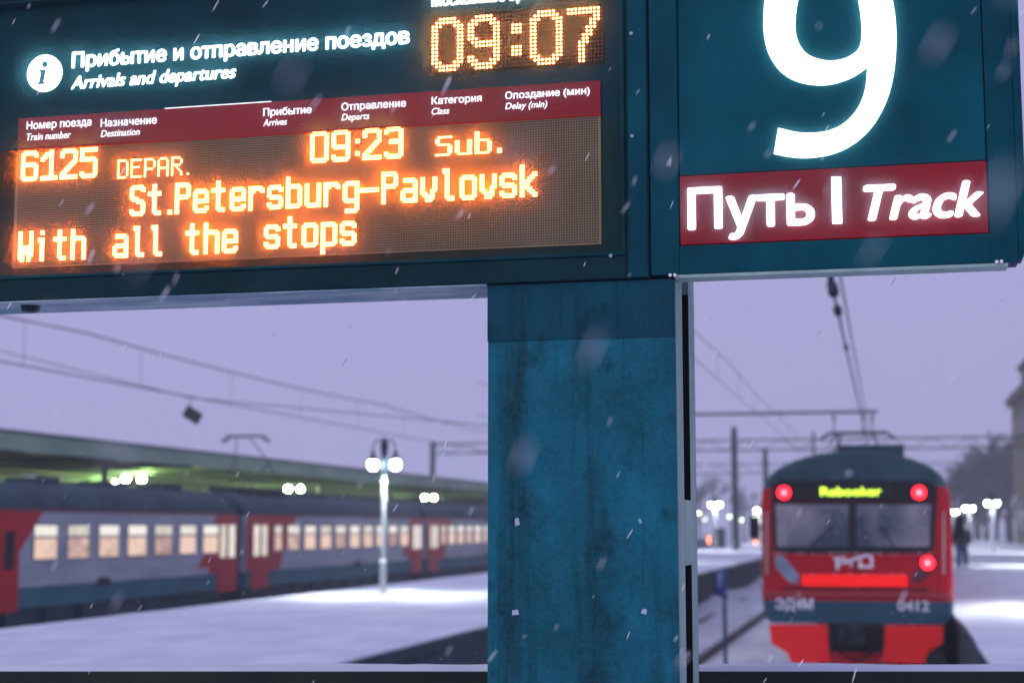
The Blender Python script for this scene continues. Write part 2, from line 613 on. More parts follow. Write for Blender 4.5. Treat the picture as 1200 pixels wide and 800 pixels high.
def track(xc, y0, y1, label, sleepers):
    t = thing('railway_track', label, 'railway track', (xc, y0, BED), 'snowed-in station tracks')
    for s in (-1, 1):
        b = MB()
        b.box((xc + s * .76 - .036, y0, RAIL - .04), (xc + s * .76 + .036, y1, RAIL))
        b.box((xc + s * .76 - .010, y0, RAIL - .14), (xc + s * .76 + .010, y1, RAIL - .04))
        b.box((xc + s * .76 - .07, y0, RAIL - .16), (xc + s * .76 + .07, y1, RAIL - .14))
        b.build('rail', rail_steel, t)
    b = MB()
    y = y0 + .3
    while y < y1 and sleepers:
        b.box((xc - 1.3, y, BED - .015), (xc + 1.3, y + .24, BED + .012))
        y += .6
    if sleepers:
        b.build('sleepers', sleeper_m, t, kind='stuff')
    return t


track(-0.61, 14, 420, 'track under the red train with the green destination display', False)
track(-4.95, 14, 420, 'bare track between the red train and the island platform', False)
track(-15.6, 14, 420, 'bare track along the far side of the island platform', False)
track(-22.75, 14, 420, 'track carrying the long grey and red train', False)
track(-47, 60, 420, 'track beyond the canopy, far left', False)

b = MB()
rb = random.Random(3)
prev = None
for i in range(260):
    y = 13 + i * .8
    w_ = 1.0 + .25 * math.sin(i * .37) + rb.uniform(-.08, .08)
    hgt = .42 + .10 * math.sin(i * .23) + rb.uniform(-.03, .03)
    cur = [(-6.34, y, BED + hgt), (-6.34 + w_ * .35, y, BED + hgt * .8), (-6.34 + w_ * .8, y, BED + hgt * .3), (-6.34 + w_ * 1.3, y, BED - .03)]
    if prev:
        for k in range(3):
            b.add([prev[k], prev[k + 1], cur[k + 1], cur[k]], [(0, 1, 2, 3)])
    prev = cur
tag(b.build('snow_bank', snow, smooth=True), kind='structure')

# ================================================================== DEPARTURE BOARD
YB = 5.0
bx0, bx1, bz0, bz1 = -3.95, -0.724, 2.398, 4.05
board = thing('departure_board', 'dark teal electronic departure board with amber dot letters over snowy platforms', 'departure board', (bx0, YB, bz0))
sx0, sx1 = onY(16, 250, YB).x, onY(702, 250, YB).x
zs0, zr0, zr1 = 2.522, 2.946, 3.066          # screen bottom, red strip bottom and top
bay0, bay1, bayt = -3.22, onY(733, 250, YB).x, 3.50
hb = MB()
hb.box((bx0, YB, bz0), (bay0, YB + .27, bz1))
hb.box((bay1, YB, bz0), (bx1, YB + .27, bz1))
hb.box((bay0, YB, bz0), (bay1, YB + .27, 2.474))
hb.box((bay0, YB, bayt), (bay1, YB + .27, bz1))
hb.box((bay0, YB + .055, 2.474), (bay1, YB + .27, bayt))
hb.build('housing', [dark_case], board, bevel=.004)
MB().box((bay1 + .012, YB - .004, bz0 + .004), (bx1 - .006, YB, bz1)).build('side_cover', teal, board)
# pale flange under the housing, with a drip hole plate
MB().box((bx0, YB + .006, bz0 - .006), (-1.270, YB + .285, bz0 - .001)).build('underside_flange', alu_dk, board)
MB().lathe((onZ(42, 358, bz0).x, YB + .10, bz0 - .03), [(.018, 0), (.03, .004), (.036, .024)], 12).build('cable_gland', lamp_cap, board)
# bezel round the bay
bz = MB()
w = .012
bz.box((bay0, YB - .006, 2.474), (bay1, YB + .05, 2.474 + w))
bz.box((bay0, YB - .006, bayt - w), (bay1, YB + .05, bayt))
bz.box((bay0, YB - .006, 2.474 + w), (bay0 + w, YB + .05, bayt - w))
bz.box((bay1 - w, YB - .006, 2.474 + w), (bay1, YB + .05, bayt - w))
bz.build('bezel', dark_board, board, bevel=.003)
YF = YB + .03       # face of the displays, set back in the bay
MB().box((bay0 + w + .001, YF, 2.475 + w), (bay1 - w - .001, YF + .02, bayt - w - .001)).build('back_panel', dark_board, board)
MB().box((sx0 - .012, YF - .006, zs0 - .004), (sx1 + .003, YF - .001, zr0)).build('led_plate', led_plate, board)

# --- LED lettering: strokes on a grid, brushed two dots wide
G = {
    'S': [[(5, 10), (4, 11), (1, 11), (0, 10), (0, 7), (1, 6), (4, 5), (5, 4), (5, 1), (4, 0), (1, 0), (0, 1)]],
    't': [[(2, 11), (2, 1), (3, 0), (4, 0)], [(0, 8), (4, 8)]],
    '.': [[(1, 0)]],
    'P': [[(0, 0), (0, 11), (4, 11), (5, 10), (5, 7), (4, 6), (0, 6)]],
    'e': [[(0, 4), (5, 4), (5, 7), (4, 8), (1, 8), (0, 7), (0, 1), (1, 0), (4, 0), (5, 1)]],
    'r': [[(0, 0), (0, 8)], [(0, 6), (2, 8), (4, 8), (5, 7)]],
    's': [[(5, 7), (4, 8), (1, 8), (0, 7), (0, 5), (1, 4), (4, 4), (5, 3), (5, 1), (4, 0), (1, 0), (0, 1)]],
    'b': [[(0, 11), (0, 0), (4, 0), (5, 1), (5, 7), (4, 8), (0, 8)]],
    'u': [[(0, 8), (0, 1), (1, 0), (4, 0), (5, 1)], [(5, 8), (5, 0)]],
    'g': [[(5, 8), (5, -2), (4, -3), (1, -3)], [(5, 8), (1, 8), (0, 7), (0, 2), (1, 1), (5, 1)]],
    '-': [[(-1, 5), (5, 5)]],
    'a': [[(1, 8), (4, 8), (5, 7), (5, 0), (1, 0), (0, 1), (0, 3), (1, 4), (5, 4)]],
    'v': [[(0, 8), (0, 4), (2, 0), (3, 0), (5, 4), (5, 8)]],
    'l': [[(1, 11), (2, 11), (2, 1), (3, 0), (4, 0)]],
    'o': [[(1, 0), (4, 0), (5, 1), (5, 7), (4, 8), (1, 8), (0, 7), (0, 1), (1, 0)]],
    'k': [[(0, 0), (0, 11)], [(5, 8), (1, 4), (5, 0)]],
    'W': [[(0, 11), (0, 2), (1, 0), (2, 5), (3, 5), (4, 0), (5, 2), (5, 11)]],
    'i': [[(1, 8), (2, 8), (2, 0)], [(2, 11)]],
    'h': [[(0, 11), (0, 0)], [(0, 7), (1, 8), (4, 8), (5, 7), (5, 0)]],
    'p': [[(0, 8), (0, -3)], [(0, 8), (4, 8), (5, 7), (5, 1), (4, 0), (0, 0)]],
    '0': [[(1, 0), (4, 0), (5, 1), (5, 10), (4, 11), (1, 11), (0, 10), (0, 1), (1, 0)]],
    '1': [[(0, 8), (3, 11), (3, 0)], [(0, 0), (5, 0)]],
    '2': [[(0, 9), (0, 10), (1, 11), (4, 11), (5, 10), (5, 7), (0, 1), (0, 0), (5, 0)]],
    '3': [[(0, 10), (1, 11), (4, 11), (5, 10), (5, 7), (4, 6), (2, 6)], [(4, 6), (5, 5), (5, 1), (4, 0), (1, 0), (0, 1)]],
    '5': [[(5, 11), (0, 11), (0, 7), (4, 7), (5, 6), (5, 1), (4, 0), (1, 0), (0, 1)]],
    '6': [[(5, 10), (4, 11), (1, 11), (0, 10), (0, 1), (1, 0), (4, 0), (5, 1), (5, 5), (4, 6), (0, 6)]],
    '9': [[(0, 1), (1, 0), (4, 0), (5, 1), (5, 10), (4, 11), (1, 11), (0, 10), (0, 6), (1, 5), (5, 5)]],
    ':': [[(1, 2)], [(1, 7)]],
    ' ': [],
}
G1 = {
    'D': [[(0, 0), (0, 7), (3, 7), (4, 6), (4, 1), (3, 0), (0, 0)]],
    'E': [[(4, 0), (0, 0), (0, 7), (4, 7)], [(0, 4), (3, 4)]],
    'P': [[(0, 0), (0, 7), (3, 7), (4, 6), (4, 4), (3, 3), (0, 3)]],
    'A': [[(0, 0), (0, 6), (1, 7), (3, 7), (4, 6), (4, 0)], [(0, 3), (4, 3)]],
    'R': [[(0, 0), (0, 7), (3, 7), (4, 6), (4, 5), (3, 4), (0, 4)], [(2, 3), (4, 1), (4, 0)]],
    '.': [[(1, 0)]],
}
G2 = {
    'S': [[(5, 7), (1, 7), (0, 6), (0, 5), (1, 4), (4, 4), (5, 3), (5, 1), (4, 0), (0, 0)]],
    'u': [[(0, 5), (0, 1), (1, 0), (5, 0), (5, 5)]],
    'b': [[(0, 8), (0, 0), (4, 0), (5, 1), (5, 4), (4, 5), (0, 5)]],
    '.': [[(1, 0), (1, 1)]],
}
GC = {   # 9 x 15 clock digits (brush 2x2 on 0..7 x 0..13)
    '0': [[(2, 0), (5, 0), (7, 2), (7, 11), (5, 13), (2, 13), (0, 11), (0, 2), (2, 0)]],
    '9': [[(0, 2), (2, 0), (5, 0), (7, 2), (7, 11), (5, 13), (2, 13), (0, 11), (0, 8), (2, 6), (7, 6)]],
    '7': [[(0, 13), (7, 13), (7, 11), (3, 4), (3, 0)]],
}


def raster(gl, bw, bh, wide=False):
    dots = set()
    for line in gl:
        if wide:
            line = [(x + 1 if x > 2 else x, y) for x, y in line]
        pts = line if len(line) > 1 else line * 2
        for (x0, y0), (x1, y1) in zip(pts, pts[1:]):
            n = max(abs(x1 - x0), abs(y1 - y0), 1)
            for k in range(n + 1):
                x, y = round(x0 + (x1 - x0) * k / n), round(y0 + (y1 - y0) * k / n)
                for a in range(bw):
                    for c in range(bh):
                        dots.add((x + a, y + c))
    return dots


PIT = 0.00862
NC, NR = int((sx1 - sx0) / PIT), int((zr0 - zs0) / PIT)
lit = set()


def led_line(text, px, py, font, adv, bw, bh, name='led_text'):
    p = onY(px, py, YB)
    c0, r0 = round((p.x - sx0) / PIT), round((p.z - zs0) / PIT)
    b = MB()
    cx = 0
    for i, ch in enumerate(text):
        wide = adv == 9 and ch.isdigit()
        for (x, y) in raster(font[ch], bw, bh, wide):
            c, r = c0 + cx + x, r0 + y
            if r < 0 or c < 0 or (c, r) in lit:
                continue
            lit.add((c, r))
            b.dot((sx0 + (c + .5) * PIT, YF - .0062, zs0 + (r + .5) * PIT), PIT * .345, .0035)
        cx += (4 if ch in '.:' else adv)
    return b.build(name, led_on, board, kind='stuff')


led_line('6125', 20, 211, G, 9, 2, 2)
led_line('DEPAR.', 134, 208, G1, 6, 1, 1)
led_line('09:23', 359, 191, G, 9, 2, 2)
led_line('Sub.', 507, 183, G2, 8, 2, 1)
led_line('St.Petersburg-Pavlovsk', 149, 252, G, 8, 2, 2)
for word, px, py in (('With', 17, 307), ('all', 129, 301), ('the', 213, 297), ('stops', 306, 290)):
    led_line(word, px, py, G, 8, 2, 2)
b = MB()
for r in range(NR):
    for c in range(NC):
        if (c, r) not in lit:
            x, z = sx0 + (c + .5) * PIT, zs0 + (r + .5) * PIT
            h = PIT * .33
            b.add([(x - h, YF - .0068, z - h), (x + h, YF - .0068, z - h), (x + h, YF - .0068, z + h), (x - h, YF - .0068, z + h)], [(0, 1, 2, 3)])
b.build('unlit_leds', led_off, board, kind='stuff')
# the joins between the LED modules
MB().box((onY(417, 200, YB).x - .0012, YF - .0078, zs0), (onY(417, 200, YB).x + .0012, YF - .0069, zr0 - .002)).build('module_joint', black, board)

# clock
ck = MB()
p = onY(505, 81, YB)
CP = 0.0127
cx0, cz0 = p.x, p.z
clit = set()
for ch, col in (('0', 0), ('9', 10), ('0', 27), ('7', 37)):
    for (x, y) in raster(GC[ch], 2, 2):
        clit.add((col + x, y))
for col, r0 in ((22, 3), (22, 9)):
    for a in range(3):
        for c in range(3):
            if not (a in (0, 2) and c in (0, 2) and False):
                clit.add((col + a, r0 + c))
for (c, r) in clit:
    ck.dot((cx0 + c * CP, YF - .0062, cz0 + r * CP), CP * .33, .005)
clock = MB().box((cx0 - .012, YF - .006, cz0 - .014), (cx0 + 46.4 * CP, YF - .001, cz0 + 15.2 * CP)).build('clock_display', black, board)
ck.build('led_digits', led_clock, clock, kind='stuff')
ck = MB()
for c in range(0, 47):
    for r in range(0, 15):
        if (c, r) not in clit:
            ck.dot((cx0 + c * CP, YF - .0062, cz0 + r * CP), CP * .27, .003)
ck.build('unlit_leds', mat('led_unlit_clock', (0.22, 0.06, 0.045), 0.3), clock, kind='stuff')

# red strip with the column headings
x_l, x_r = onY(18, 150, YB).x, onY(702, 110, YB).x
strip = MB().box((x_l, YF - .0095, zr0 + .001), (x_r, YF - .001, zr1)).build('red_strip', strip_red, board)
MB().box((onY(190, 130, YB).x, YF - .011, zr1 + .0005), (onY(315, 118, YB).x, YF - .006, zr1 + .003)).build('backlight_gap', white_small, board)


def px_text(name, body, pl, pb, pr, cap, parent, shear=0.0, bold=.0014, Y=YF - .012, m=None, capch='H'):  # pixel measures of the baseline and cap height
    p0, p1 = onY(pl, pb, YB), onY(pr, pb, YB)
    return lettering(name, body, p0.x, p0.z, p1.x, cap * (p1.x - p0.x) / (pr - pl), Y, m or white_lit, parent, shear, bold, capch)


heads = [('Номер поезда', 28, 150.5, 104, 'Train number', 163.5, 80),
         ('Назначение', 115, 147.5, 181, 'Destination', 159.5, 161),
         ('Прибытие', 306, 134.7, 363, 'Arrives', 146.5, 334),
         ('Отправление', 398, 128.2, 474, 'Departs', 140, 431),
         ('Категория', 504, 121, 563, 'Class', 133, 525),
         ('Опоздание (мин)', 590.5, 114.8, 690, 'Delay (min)', 126.8, 640)]
for ru, pl, pb, pr, en, pe, pre in heads:
    px_text('heading', ru, pl, pb, pr, 8.6, strip, bold=.0016, capch='Н', m=white_small)
    px_text('heading_translation', en, pl, pe, pre, 7.4, strip, shear=.22, bold=.0010, m=white_small)
# header line
px_text('title_lettering', 'Прибытие и отправление поездов', 81, 78, 478, 17.5, board, bold=.0055, capch='П')
px_text('title_translation', 'Arrivals and departures', 80, 103, 274, 14, board, shear=.24, bold=.0035)
px_text('clock_caption', 'Московское время', 504, 6, 640, 13, board, bold=.004, capch='М')
ic = onY(48.5, 84, YB)
ri = .0675
disc = MB().disc_y((ic.x, ic.z), ri, YF - .012, YF - .002, 40).build('information_symbol', white_lit, board)
ib = MB()
sh = lambda x, z: (ic.x + x + z * .16, ic.z + z)
ib.prism_xz([sh(-.012, -.034), sh(.006, -.034), sh(.006, .012), sh(-.012, .012)], YF - .0145, YF - .0125)
ib.prism_xz([sh(-.019, .004), sh(-.0125, .004), sh(-.0125, .012), sh(-.019, .012)], YF - .0145, YF - .0125)
ib.prism_xz([sh(-.018, -.042), sh(.014, -.042), sh(.014, -.0345), sh(-.018, -.0345)], YF - .0145, YF - .0125)
ib.disc_y((ic.x + .003, ic.z + .031), .0115, YF - .0145, YF - .0125, 14)
ib.build('letter_i', teal_face, disc)
# panes added in front of the displays to scatter halos round the letters
MB().box((bay0 + .014, YB + .0005, 2.488), (bay1 - .014, YB + .003, zr0 - .001)).build('halo_pane', pane_led, board)
MB().box((bay0 + .01, YB - .014, zr0 + .001), (bay1 - .01, YB - .0115, bayt - .01)).build('halo_pane', pane_hdr, board)
for px, py in ((716, 300), (740, 40), (741, 160)):
    q = onY(px, py, YB)
    MB().disc_y((q.x, q.z), .006, YB - .009, YB - .002, 8).build('screw', alu, board)

# ================================================================== TRACK SIGN
tx0, tx1 = -0.720, 0.432
tz0, tz1 = 2.405, 3.75
sign = thing('track_sign', 'teal lit track sign with a big white 9 above a red strip', 'track sign', (tx0, YB, tz0))
tb = MB()
fx0, fx1 = onY(797, 250, YB).x, onY(1157, 230, YB).x
tb.box((tx0, YB, tz0), (fx0 - .004, YB + .11, tz1))
tb.box((fx1 + .004, YB, tz0), (tx1 - .018, YB + .11, tz1))
tb.box((fx0 - .004, YB, tz0), (fx1 + .004, YB + .11, 2.497))
tb.box((fx0 - .004, YB, 3.62), (fx1 + .004, YB + .11, tz1))
tb.box((fx0 - .004, YB + .03, 2.497), (fx1 + .004, YB + .11, 3.62))
tb.build('housing', teal, sign, bevel=.003)
MB().prism_xz([(tx1 - .017, tz0 + .01), (tx1 - .006, tz0 + .01), (tx1 + .002, tz0 + .035), (tx1 + .008, tz0 + .05), (tx1 + .008, tz1), (tx1 - .017, tz1)], YB + .004, YB + .10).build('end_cap', teal, sign)
MB().box((tx0 + .075, YB + .004, tz0 - .011), (tx1 - .05, YB + .10, tz0 - .001)).build('bottom_flange', alu, sign)
MB().box((fx0, YB + .010, 2.73), (fx1, YB + .029, 3.615)).build('face_panel', teal_face, sign)
rp = MB().box((fx0, YB + .006, 2.502), (fx1, YB + .029, 2.726)).build('red_panel', strip_red, sign)
YT = YB + .002
px_text('lettering', 'Путь', 806, 268.5, 955, 49, rp, bold=.009, Y=YT, capch='П')
px_text('lettering', 'Track', 1012, 258, 1154, 42, rp, shear=.26, bold=.009, Y=YT, capch='T')
a, c = onY(975.5, 262, YB), onY(985.5, 207, YB)
MB().box((a.x, YT, a.z), (c.x, YT + .003, c.z)).build('divider', white_lit, rp)


def smooth_poly(pts, corners=(), step=6):
    n = len(pts)
    out = []
    for i in range(n):
        p0, p1, p2, p3 = pts[(i - 1) % n], pts[i], pts[(i + 1) % n], pts[(i + 2) % n]
        if i in corners:
            p0 = (2 * p1[0] - p2[0], 2 * p1[1] - p2[1])
        if (i + 1) % n in corners:
            p3 = (2 * p2[0] - p1[0], 2 * p2[1] - p1[1])
        for k in range(step):
            t = k / step
            out.append(tuple(.5 * ((2 * p1[a]) + (-p0[a] + p2[a]) * t + (2 * p0[a] - 5 * p1[a] + 4 * p2[a] - p3[a]) * t * t + (
                -p0[a] + 3 * p1[a] - 3 * p2[a] + p3[a]) * t ** 3) for a in (0, 1)))
    return out


nine_out = [(404, 352), (470, 365), (540, 360), (592, 334), (628, 290), (645, 240), (650, 186), (615, 210), (570, 228), (520, 235),
            (460, 226), (412, 198), (380, 152), (366, 100), (364, 40), (372, -25), (402, -90), (455, -138), (530, -160), (610, -146),
            (672, -100), (708, -40), (725, 30), (730, 110), (724, 195), (706, 270), (670, 340), (618, 393), (556, 424), (490, 435), (440, 433), (392, 424)]
nine_in = [(452, 50), (456, 105), (480, 145), (520, 163), (562, 166), (602, 154), (628, 130), (634, 90), (630, 30), (616, -30), (588, -72), (545, -88), (500, -74), (466, -24)]
cu = bpy.data.curves.new('numeral', 'CURVE')
cu.dimensions = '2D'
cu.fill_mode = 'BOTH'
for pts, cor in ((nine_out, (0, 6, 31)), (nine_in, ())):
    q = smooth_poly(pts, cor)
    sp = cu.splines.new('POLY')
    sp.points.add(len(q) - 1)
    for i, (u, v) in enumerate(q):
        w_ = onY(740 + u / 2.352, v / 2.352, YB)
        sp.points[i].co = (w_.x, w_.z, 0, 1)
    sp.use_cyclic_u = True
to = bpy.data.objects.new('numeral', cu)
C.objects.link(to)
me = bpy.data.meshes.new_from_object(to.evaluated_get(bpy.context.evaluated_depsgraph_get()))
nb = MB().add([(v.co.x, YB + .004, v.co.y) for v in me.vertices], [tuple(p_.vertices) for p_ in me.polygons])
bpy.data.objects.remove(to)
nb.build('numeral', white_big, sign)
MB().box((fx0, YB - .018, 2.502), (fx1, YB - .0155, 3.612)).build('halo_pane', pane_trk, sign)  # added pane, spreads a halo round the numeral and lettering
for px, py in ((785.5, 322.5), (791, 322.5), (1168, 307), (1173.5, 306.5)):
    q = onY(px, py, YB)
    MB().disc_y((q.x, q.z), .0055, YB - .006, YB - .0005, 10).build('screw', mat('bright_screw', (0.9, 0.9, 0.92), 0.25, var=.05, metal=.3), sign)

# ================================================================== COLUMN
cxa, cxb = -1.267, -0.6455
col = thing('support_column', 'broad teal steel column holding up both signs, stained and chipped', 'column', ((cxa + cxb) / 2, 5.28, 0))
ys1, ys2, ys3 = 5.19, 5.37, 5.56
pb_ = MB()
pb_.box((cxa, 5.021, 0), (cxb - .002, 5.031, 2.392))              # front plate
pb_.box((cxa, 5.031, 0), (cxa + .02, 5.55, 2.392))                # left side
pb_.box((cxa + .02, 5.53, 0), (cxb - .002, 5.55, 2.392))          # back plate
pb_.build('post', teal_post, col)
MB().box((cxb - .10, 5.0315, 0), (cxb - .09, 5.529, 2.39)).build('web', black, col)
MB().box((cxb - .0895, 5.0315, 0.0), (cxb, ys1, 2.391)).build('edge_flange', alu, col)
MB().box((cxb - .0895, ys2, 0.0), (cxb, 5.529, 2.391)).build('edge_flange', alu, col)
fe = MB()
fe.box((-0.7225, 5.113, 2.3915), (cxb, ys1, 3.1))
fe.box((-0.7225, ys2, 2.3915), (cxb, 5.529, 3.1))
fe.build('edge_flange', alu, col)
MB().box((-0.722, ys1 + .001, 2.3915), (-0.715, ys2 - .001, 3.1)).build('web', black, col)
MB().box((cxb - .0893, ys2 - .004, 0), (cxb - .0005, ys2 - .0006, 2.391)).build('slot_shade_sheet', black, col)  # black sheet added to give the slot its deep shade
za, zb = onX(801, 663, cxb).z, onX(801, 585, cxb).z
MB().box((cxb - .03, ys1 + .001, za), (cxb + .002, ys2 - .001, zb)).build('junction_cover', alu, col, bevel=.003)
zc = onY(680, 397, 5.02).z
MB().box((cxa - .0015, 5.017, zc), (cxb - .006, 5.0205, 2.394)).build('upper_band', teal_darker, col)  # thin plate in a darker teal across the top of the post front
for px, py, ww, hh, an in ((606, 611, .016, .026, .1), (750, 610, .010, .017, .5), (604, 717, .024, .018, .05), (755, 716, .018, .018, -.4)):
    q = onY(px, py, 5.02)
    pl = [(-ww / 2, -hh / 2), (ww / 2, -hh / 2 * .8), (ww / 2 * .7, hh / 2), (-ww / 2 * .8, hh / 2 * .8)]
    MB().prism_xz([(q.x + u * math.cos(an) - v * math.sin(an), q.z + u * math.sin(an) + v * math.cos(an)) for u, v in pl], 5.0195, 5.0209).build(
        'tape_scrap', mat('tape', (0.4, 0.46, 0.55), .7, var=.2), col)

# ================================================================== GUARD RAIL below the signs
gp = Vector((-math.sin(YAW), math.cos(YAW), 0)) * 6.35
rz = 1.6 - 6.35 * (776 - 617) / FPX / 1.0
fence = thing('guard_rail', 'dark steel guard rail with a line of snow along its top', 'railing', (gp.x, gp.y, 0))
off = Vector((gp.x, gp.y, 0))


def L(x, y, z):
    return (off.x + x, off.y + y, z)


MB().box(L(-4.2, -.05, rz - .19), L(4.2, .05, rz - .012)).build('top_beam', mat('rail_paint', (0.010, 0.020, 0.015), .7, col2=(0.022, 0.032, 0.020), scale=2.5, bump=.2), fence, bevel=.008)
MB().box(L(-4.2, -.02, rz - .62), L(4.2, .02, rz - .54)).build('lower_rail', dark_metal, fence)
for x in (-3.9, -2.2, -.5, 1.3, 3.0):
    MB().box(L(x - .04, -.035, 0), L(x + .04, .035, rz - .191)).build('post', dark_metal, fence)
b = MB()
n = 120
ring = []
for i in range(n + 1):
    x = -4.2 + 8.4 * i / n
    h = .013 + .006 * math.sin(i * .35) * math.sin(i * .11) + random.uniform(0, .004)
    ring.append([L(x, -.054, rz - .016), L(x, -.05, rz - .006 + h * .5), L(x, -.01, rz + h - .008), L(x, .035, rz + h * .8 - .008), L(x, .052, rz - .016)])
for i in range(n):
    for k in range(4):
        b.add([ring[i][k], ring[i + 1][k], ring[i + 1][k + 1], ring[i][k + 1]], [(0, 1, 2, 3)])
b.build('snow_ridge', snow, fence, smooth=True)
fence.rotation_euler = (0, 0, YAW)

# ================================================================== RED TRAIN (rear view)
YT0 = 30.0
F = lambda px, py: (onY(px, py, YT0).x, onY(px, py, YT0).z)
tc_ = F(1002.5, 640)[0]
hw = 1.73
train = thing('passenger_train', 'red electric train seen from behind with red tail lights and green destination display', 'train', (tc_, YT0, RAIL))
zb0 = F(1000, 730)[1]       # bottom of the body
ztop = F(1000, 526)[1]
z_sh = F(1000, 585)[1]      # where the sides begin to turn in


def section(k=1.0, kz=1.0):
    """half outline of the body from the bottom centre up to the roof centre"""
    pts = [(0, zb0), (hw * .93, zb0), (hw * .985, zb0 + .12), (hw, zb0 + .4), (hw, z_sh), (hw * .985, z_sh + .22), (hw * .93, z_sh + .42),
           (hw * .82, z_sh + .60), (hw * .62, z_sh + .76), (hw * .38, z_sh + .87), (hw * .15, z_sh + .915), (0, z_sh + .92)]
    zc_ = 1.2
    return [(x * k, zc_ + (z - zc_) * kz) for x, z in pts]


def shell(zlo, zhi, rings, m, name, parent, xoff):
    """loft of the outline, kept between two heights, closed at both ends"""
    b = MB()
    loops = []
    for y, k, kz in rings:
        half = [p for p in section(k, kz)]
        # clip by height
        out = []
        for (x0, z0), (x1, z1) in zip(half, half[1:]):
            for t in [0] + ([(zlo - z0) / (z1 - z0)] if (z0 - zlo) * (z1 - zlo) < 0 else []) + ([(zhi - z0) / (z1 - z0)] if (z0 - zhi) * (z1 - zhi) < 0 else []):
                x, z = x0 + (x1 - x0) * t, z0 + (z1 - z0) * t
                if zlo - 1e-6 <= z <= zhi + 1e-6:
                    out.append((x, z))
        if half[-1][1] <= zhi + 1e-6:
            out.append(half[-1])
        if len(loops) and len(out) != len(loops[0]) // 2 and False:
            pass
        full = [(x + xoff, y, z) for x, z in out] + [(-x + xoff, y, z) for x, z in reversed(out)]
        loops.append(full)
    n = min(len(l) for l in loops)
    if any(len(l) != n for l in loops):
        # resample to the same count
        def res(l):
            return [l[round(i * (len(l) - 1) / (n - 1))] for i in range(n)]
        loops = [res(l) for l in loops]
    for a, c in zip(loops, loops[1:]):
        o = len(b.v)
        b.add(a + c, [(i, (i + 1) % n, (i + 1) % n + n, i + n) for i in range(n)])
    b.add(loops[0], [tuple(range(n))])
    b.add(loops[-1], [tuple(range(n - 1, -1, -1))])
    return b.build(name, m, parent)


ZR = F(1000, 571)[1]
rings = [(YT0, .955, .985), (YT0 + .06, .985, .995), (YT0 + .25, 1, 1), (YT0 + 20.9, 1, 1)]
shell(zb0 + .41, ZR, rings, train_red, 'car_body', train, tc_)
shell(ZR, 9, [(YT0 + .02, .93, .965), (YT0 + .14, .972, .985), (YT0 + .5, 1, 1), (YT0 + 20.9, 1, 1)], roof_teal, 'roof', train, tc_)
shell(-9, zb0 + .41, [(YT0 - .03, .965, 1), (YT0 + .10, .99, 1), (YT0 + .3, 1, 1), (YT0 + 20.9, 1, 1)], band_blue, 'lower_band', train, tc_)
for k in range(1, 5):
    y = YT0 + 21.5 * k
    shell(zb0 + .41, ZR, [(y, 1, 1), (y + 20.9, 1, 1)], train_red if k == 4 else train_grey, 'car_body', train, tc_)
    shell(ZR, 9, [(y, 1, 1), (y + 20.9, 1, 1)], roof_teal, 'roof', train, tc_)
    shell(-9, zb0 + .41, [(y, 1, 1), (y + 20.9, 1, 1)], band_blue, 'lower_band', train, tc_)
    MB().box((tc_ - .9, y - .598, -.1), (tc_ + .9, y - .002, 2.3)).build('gangway', rubber, train)
for k in range(5):
    y = YT0 + 21.5 * k
    for dy in (4, 17):
        bo = MB().box((tc_ - 1.05, y + dy - 1.6, RAIL + .3), (tc_ + 1.05, y + dy + 1.6, RAIL + .55)).build('bogie', under_m, train)
        for wy in (-1.2, 1.2):
            for s in (-1, 1):
                w_ = MB()
                w_.tube((tc_ + s * .70, y + dy + wy, RAIL + .475), (tc_ + s * .83, y + dy + wy, RAIL + .475), .475, n=16)
                w_.build('wheel', dark_metal, bo)
    for i in range(9):
        for s in (-1, 1):
            fy = y + 4 + 1.7 * i
            f_ = MB().box((tc_ + s * (hw - .01), fy, .79), (tc_ + s * (hw + .012), fy + 1.1, 1.64)).build('side_window', rubber, train)
            MB().box((tc_ + s * (hw + .0), fy + .06, .84), (tc_ + s * (hw + .02), fy + 1.04, 1.59)).build('pane', pane_lower, f_)
YF2 = YT0 - .001


def fbox(name, p0, p1, y0, y1, m, parent=train, bevel=0):
    a, c = F(*p0), F(*p1)
    return MB().box((a[0], YT0 + y0, a[1]), (c[0], YT0 + y1, c[1])).build(name, m, parent, bevel)


def fpoly(name, pts, y0, y1, m, parent=train, bevel=0):
    return MB().prism_xz([F(*p) for p in pts], YT0 + y0, YT0 + y1).build(name, m, parent, bevel)


# black visor carrying the destination display and the upper tail lights
visor = fpoly('visor', [(904, 587), (904, 572), (912, 563), (1090, 563), (1098, 572), (1098, 587)], -.05, .05, rubber, bevel=.02)
disp = fbox('destination_display', (955, 584), (1045, 567), -.07, -.045, mat('display_black', (.01, .02, .02), .3))
p0, p1 = F(962, 580.5), F(1033, 580.5)
lettering('display_lettering', 'Rebooker', p0[0], p0[1], p1[0], .15, YT0 - .075, green_led, disp, bold=.008)
wsm = mat('windscreen_rubber', (.01, .014, .017), .5)
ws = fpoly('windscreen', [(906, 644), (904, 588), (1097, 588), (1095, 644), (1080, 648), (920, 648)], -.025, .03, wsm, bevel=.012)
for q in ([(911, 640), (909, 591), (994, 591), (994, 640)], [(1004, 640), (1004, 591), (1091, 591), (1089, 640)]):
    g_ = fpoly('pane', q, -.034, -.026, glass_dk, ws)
for (xa, ya, xb, yb) in ((945, 645, 975, 618), (1052, 648, 1030, 612)):
    a, c = F(xa, ya), F(xb, yb)
    MB().tube((a[0], YT0 - .06, a[1]), (c[0], YT0 - .045, c[1]), .016, .010, 6).build('wiper', rubber, train)
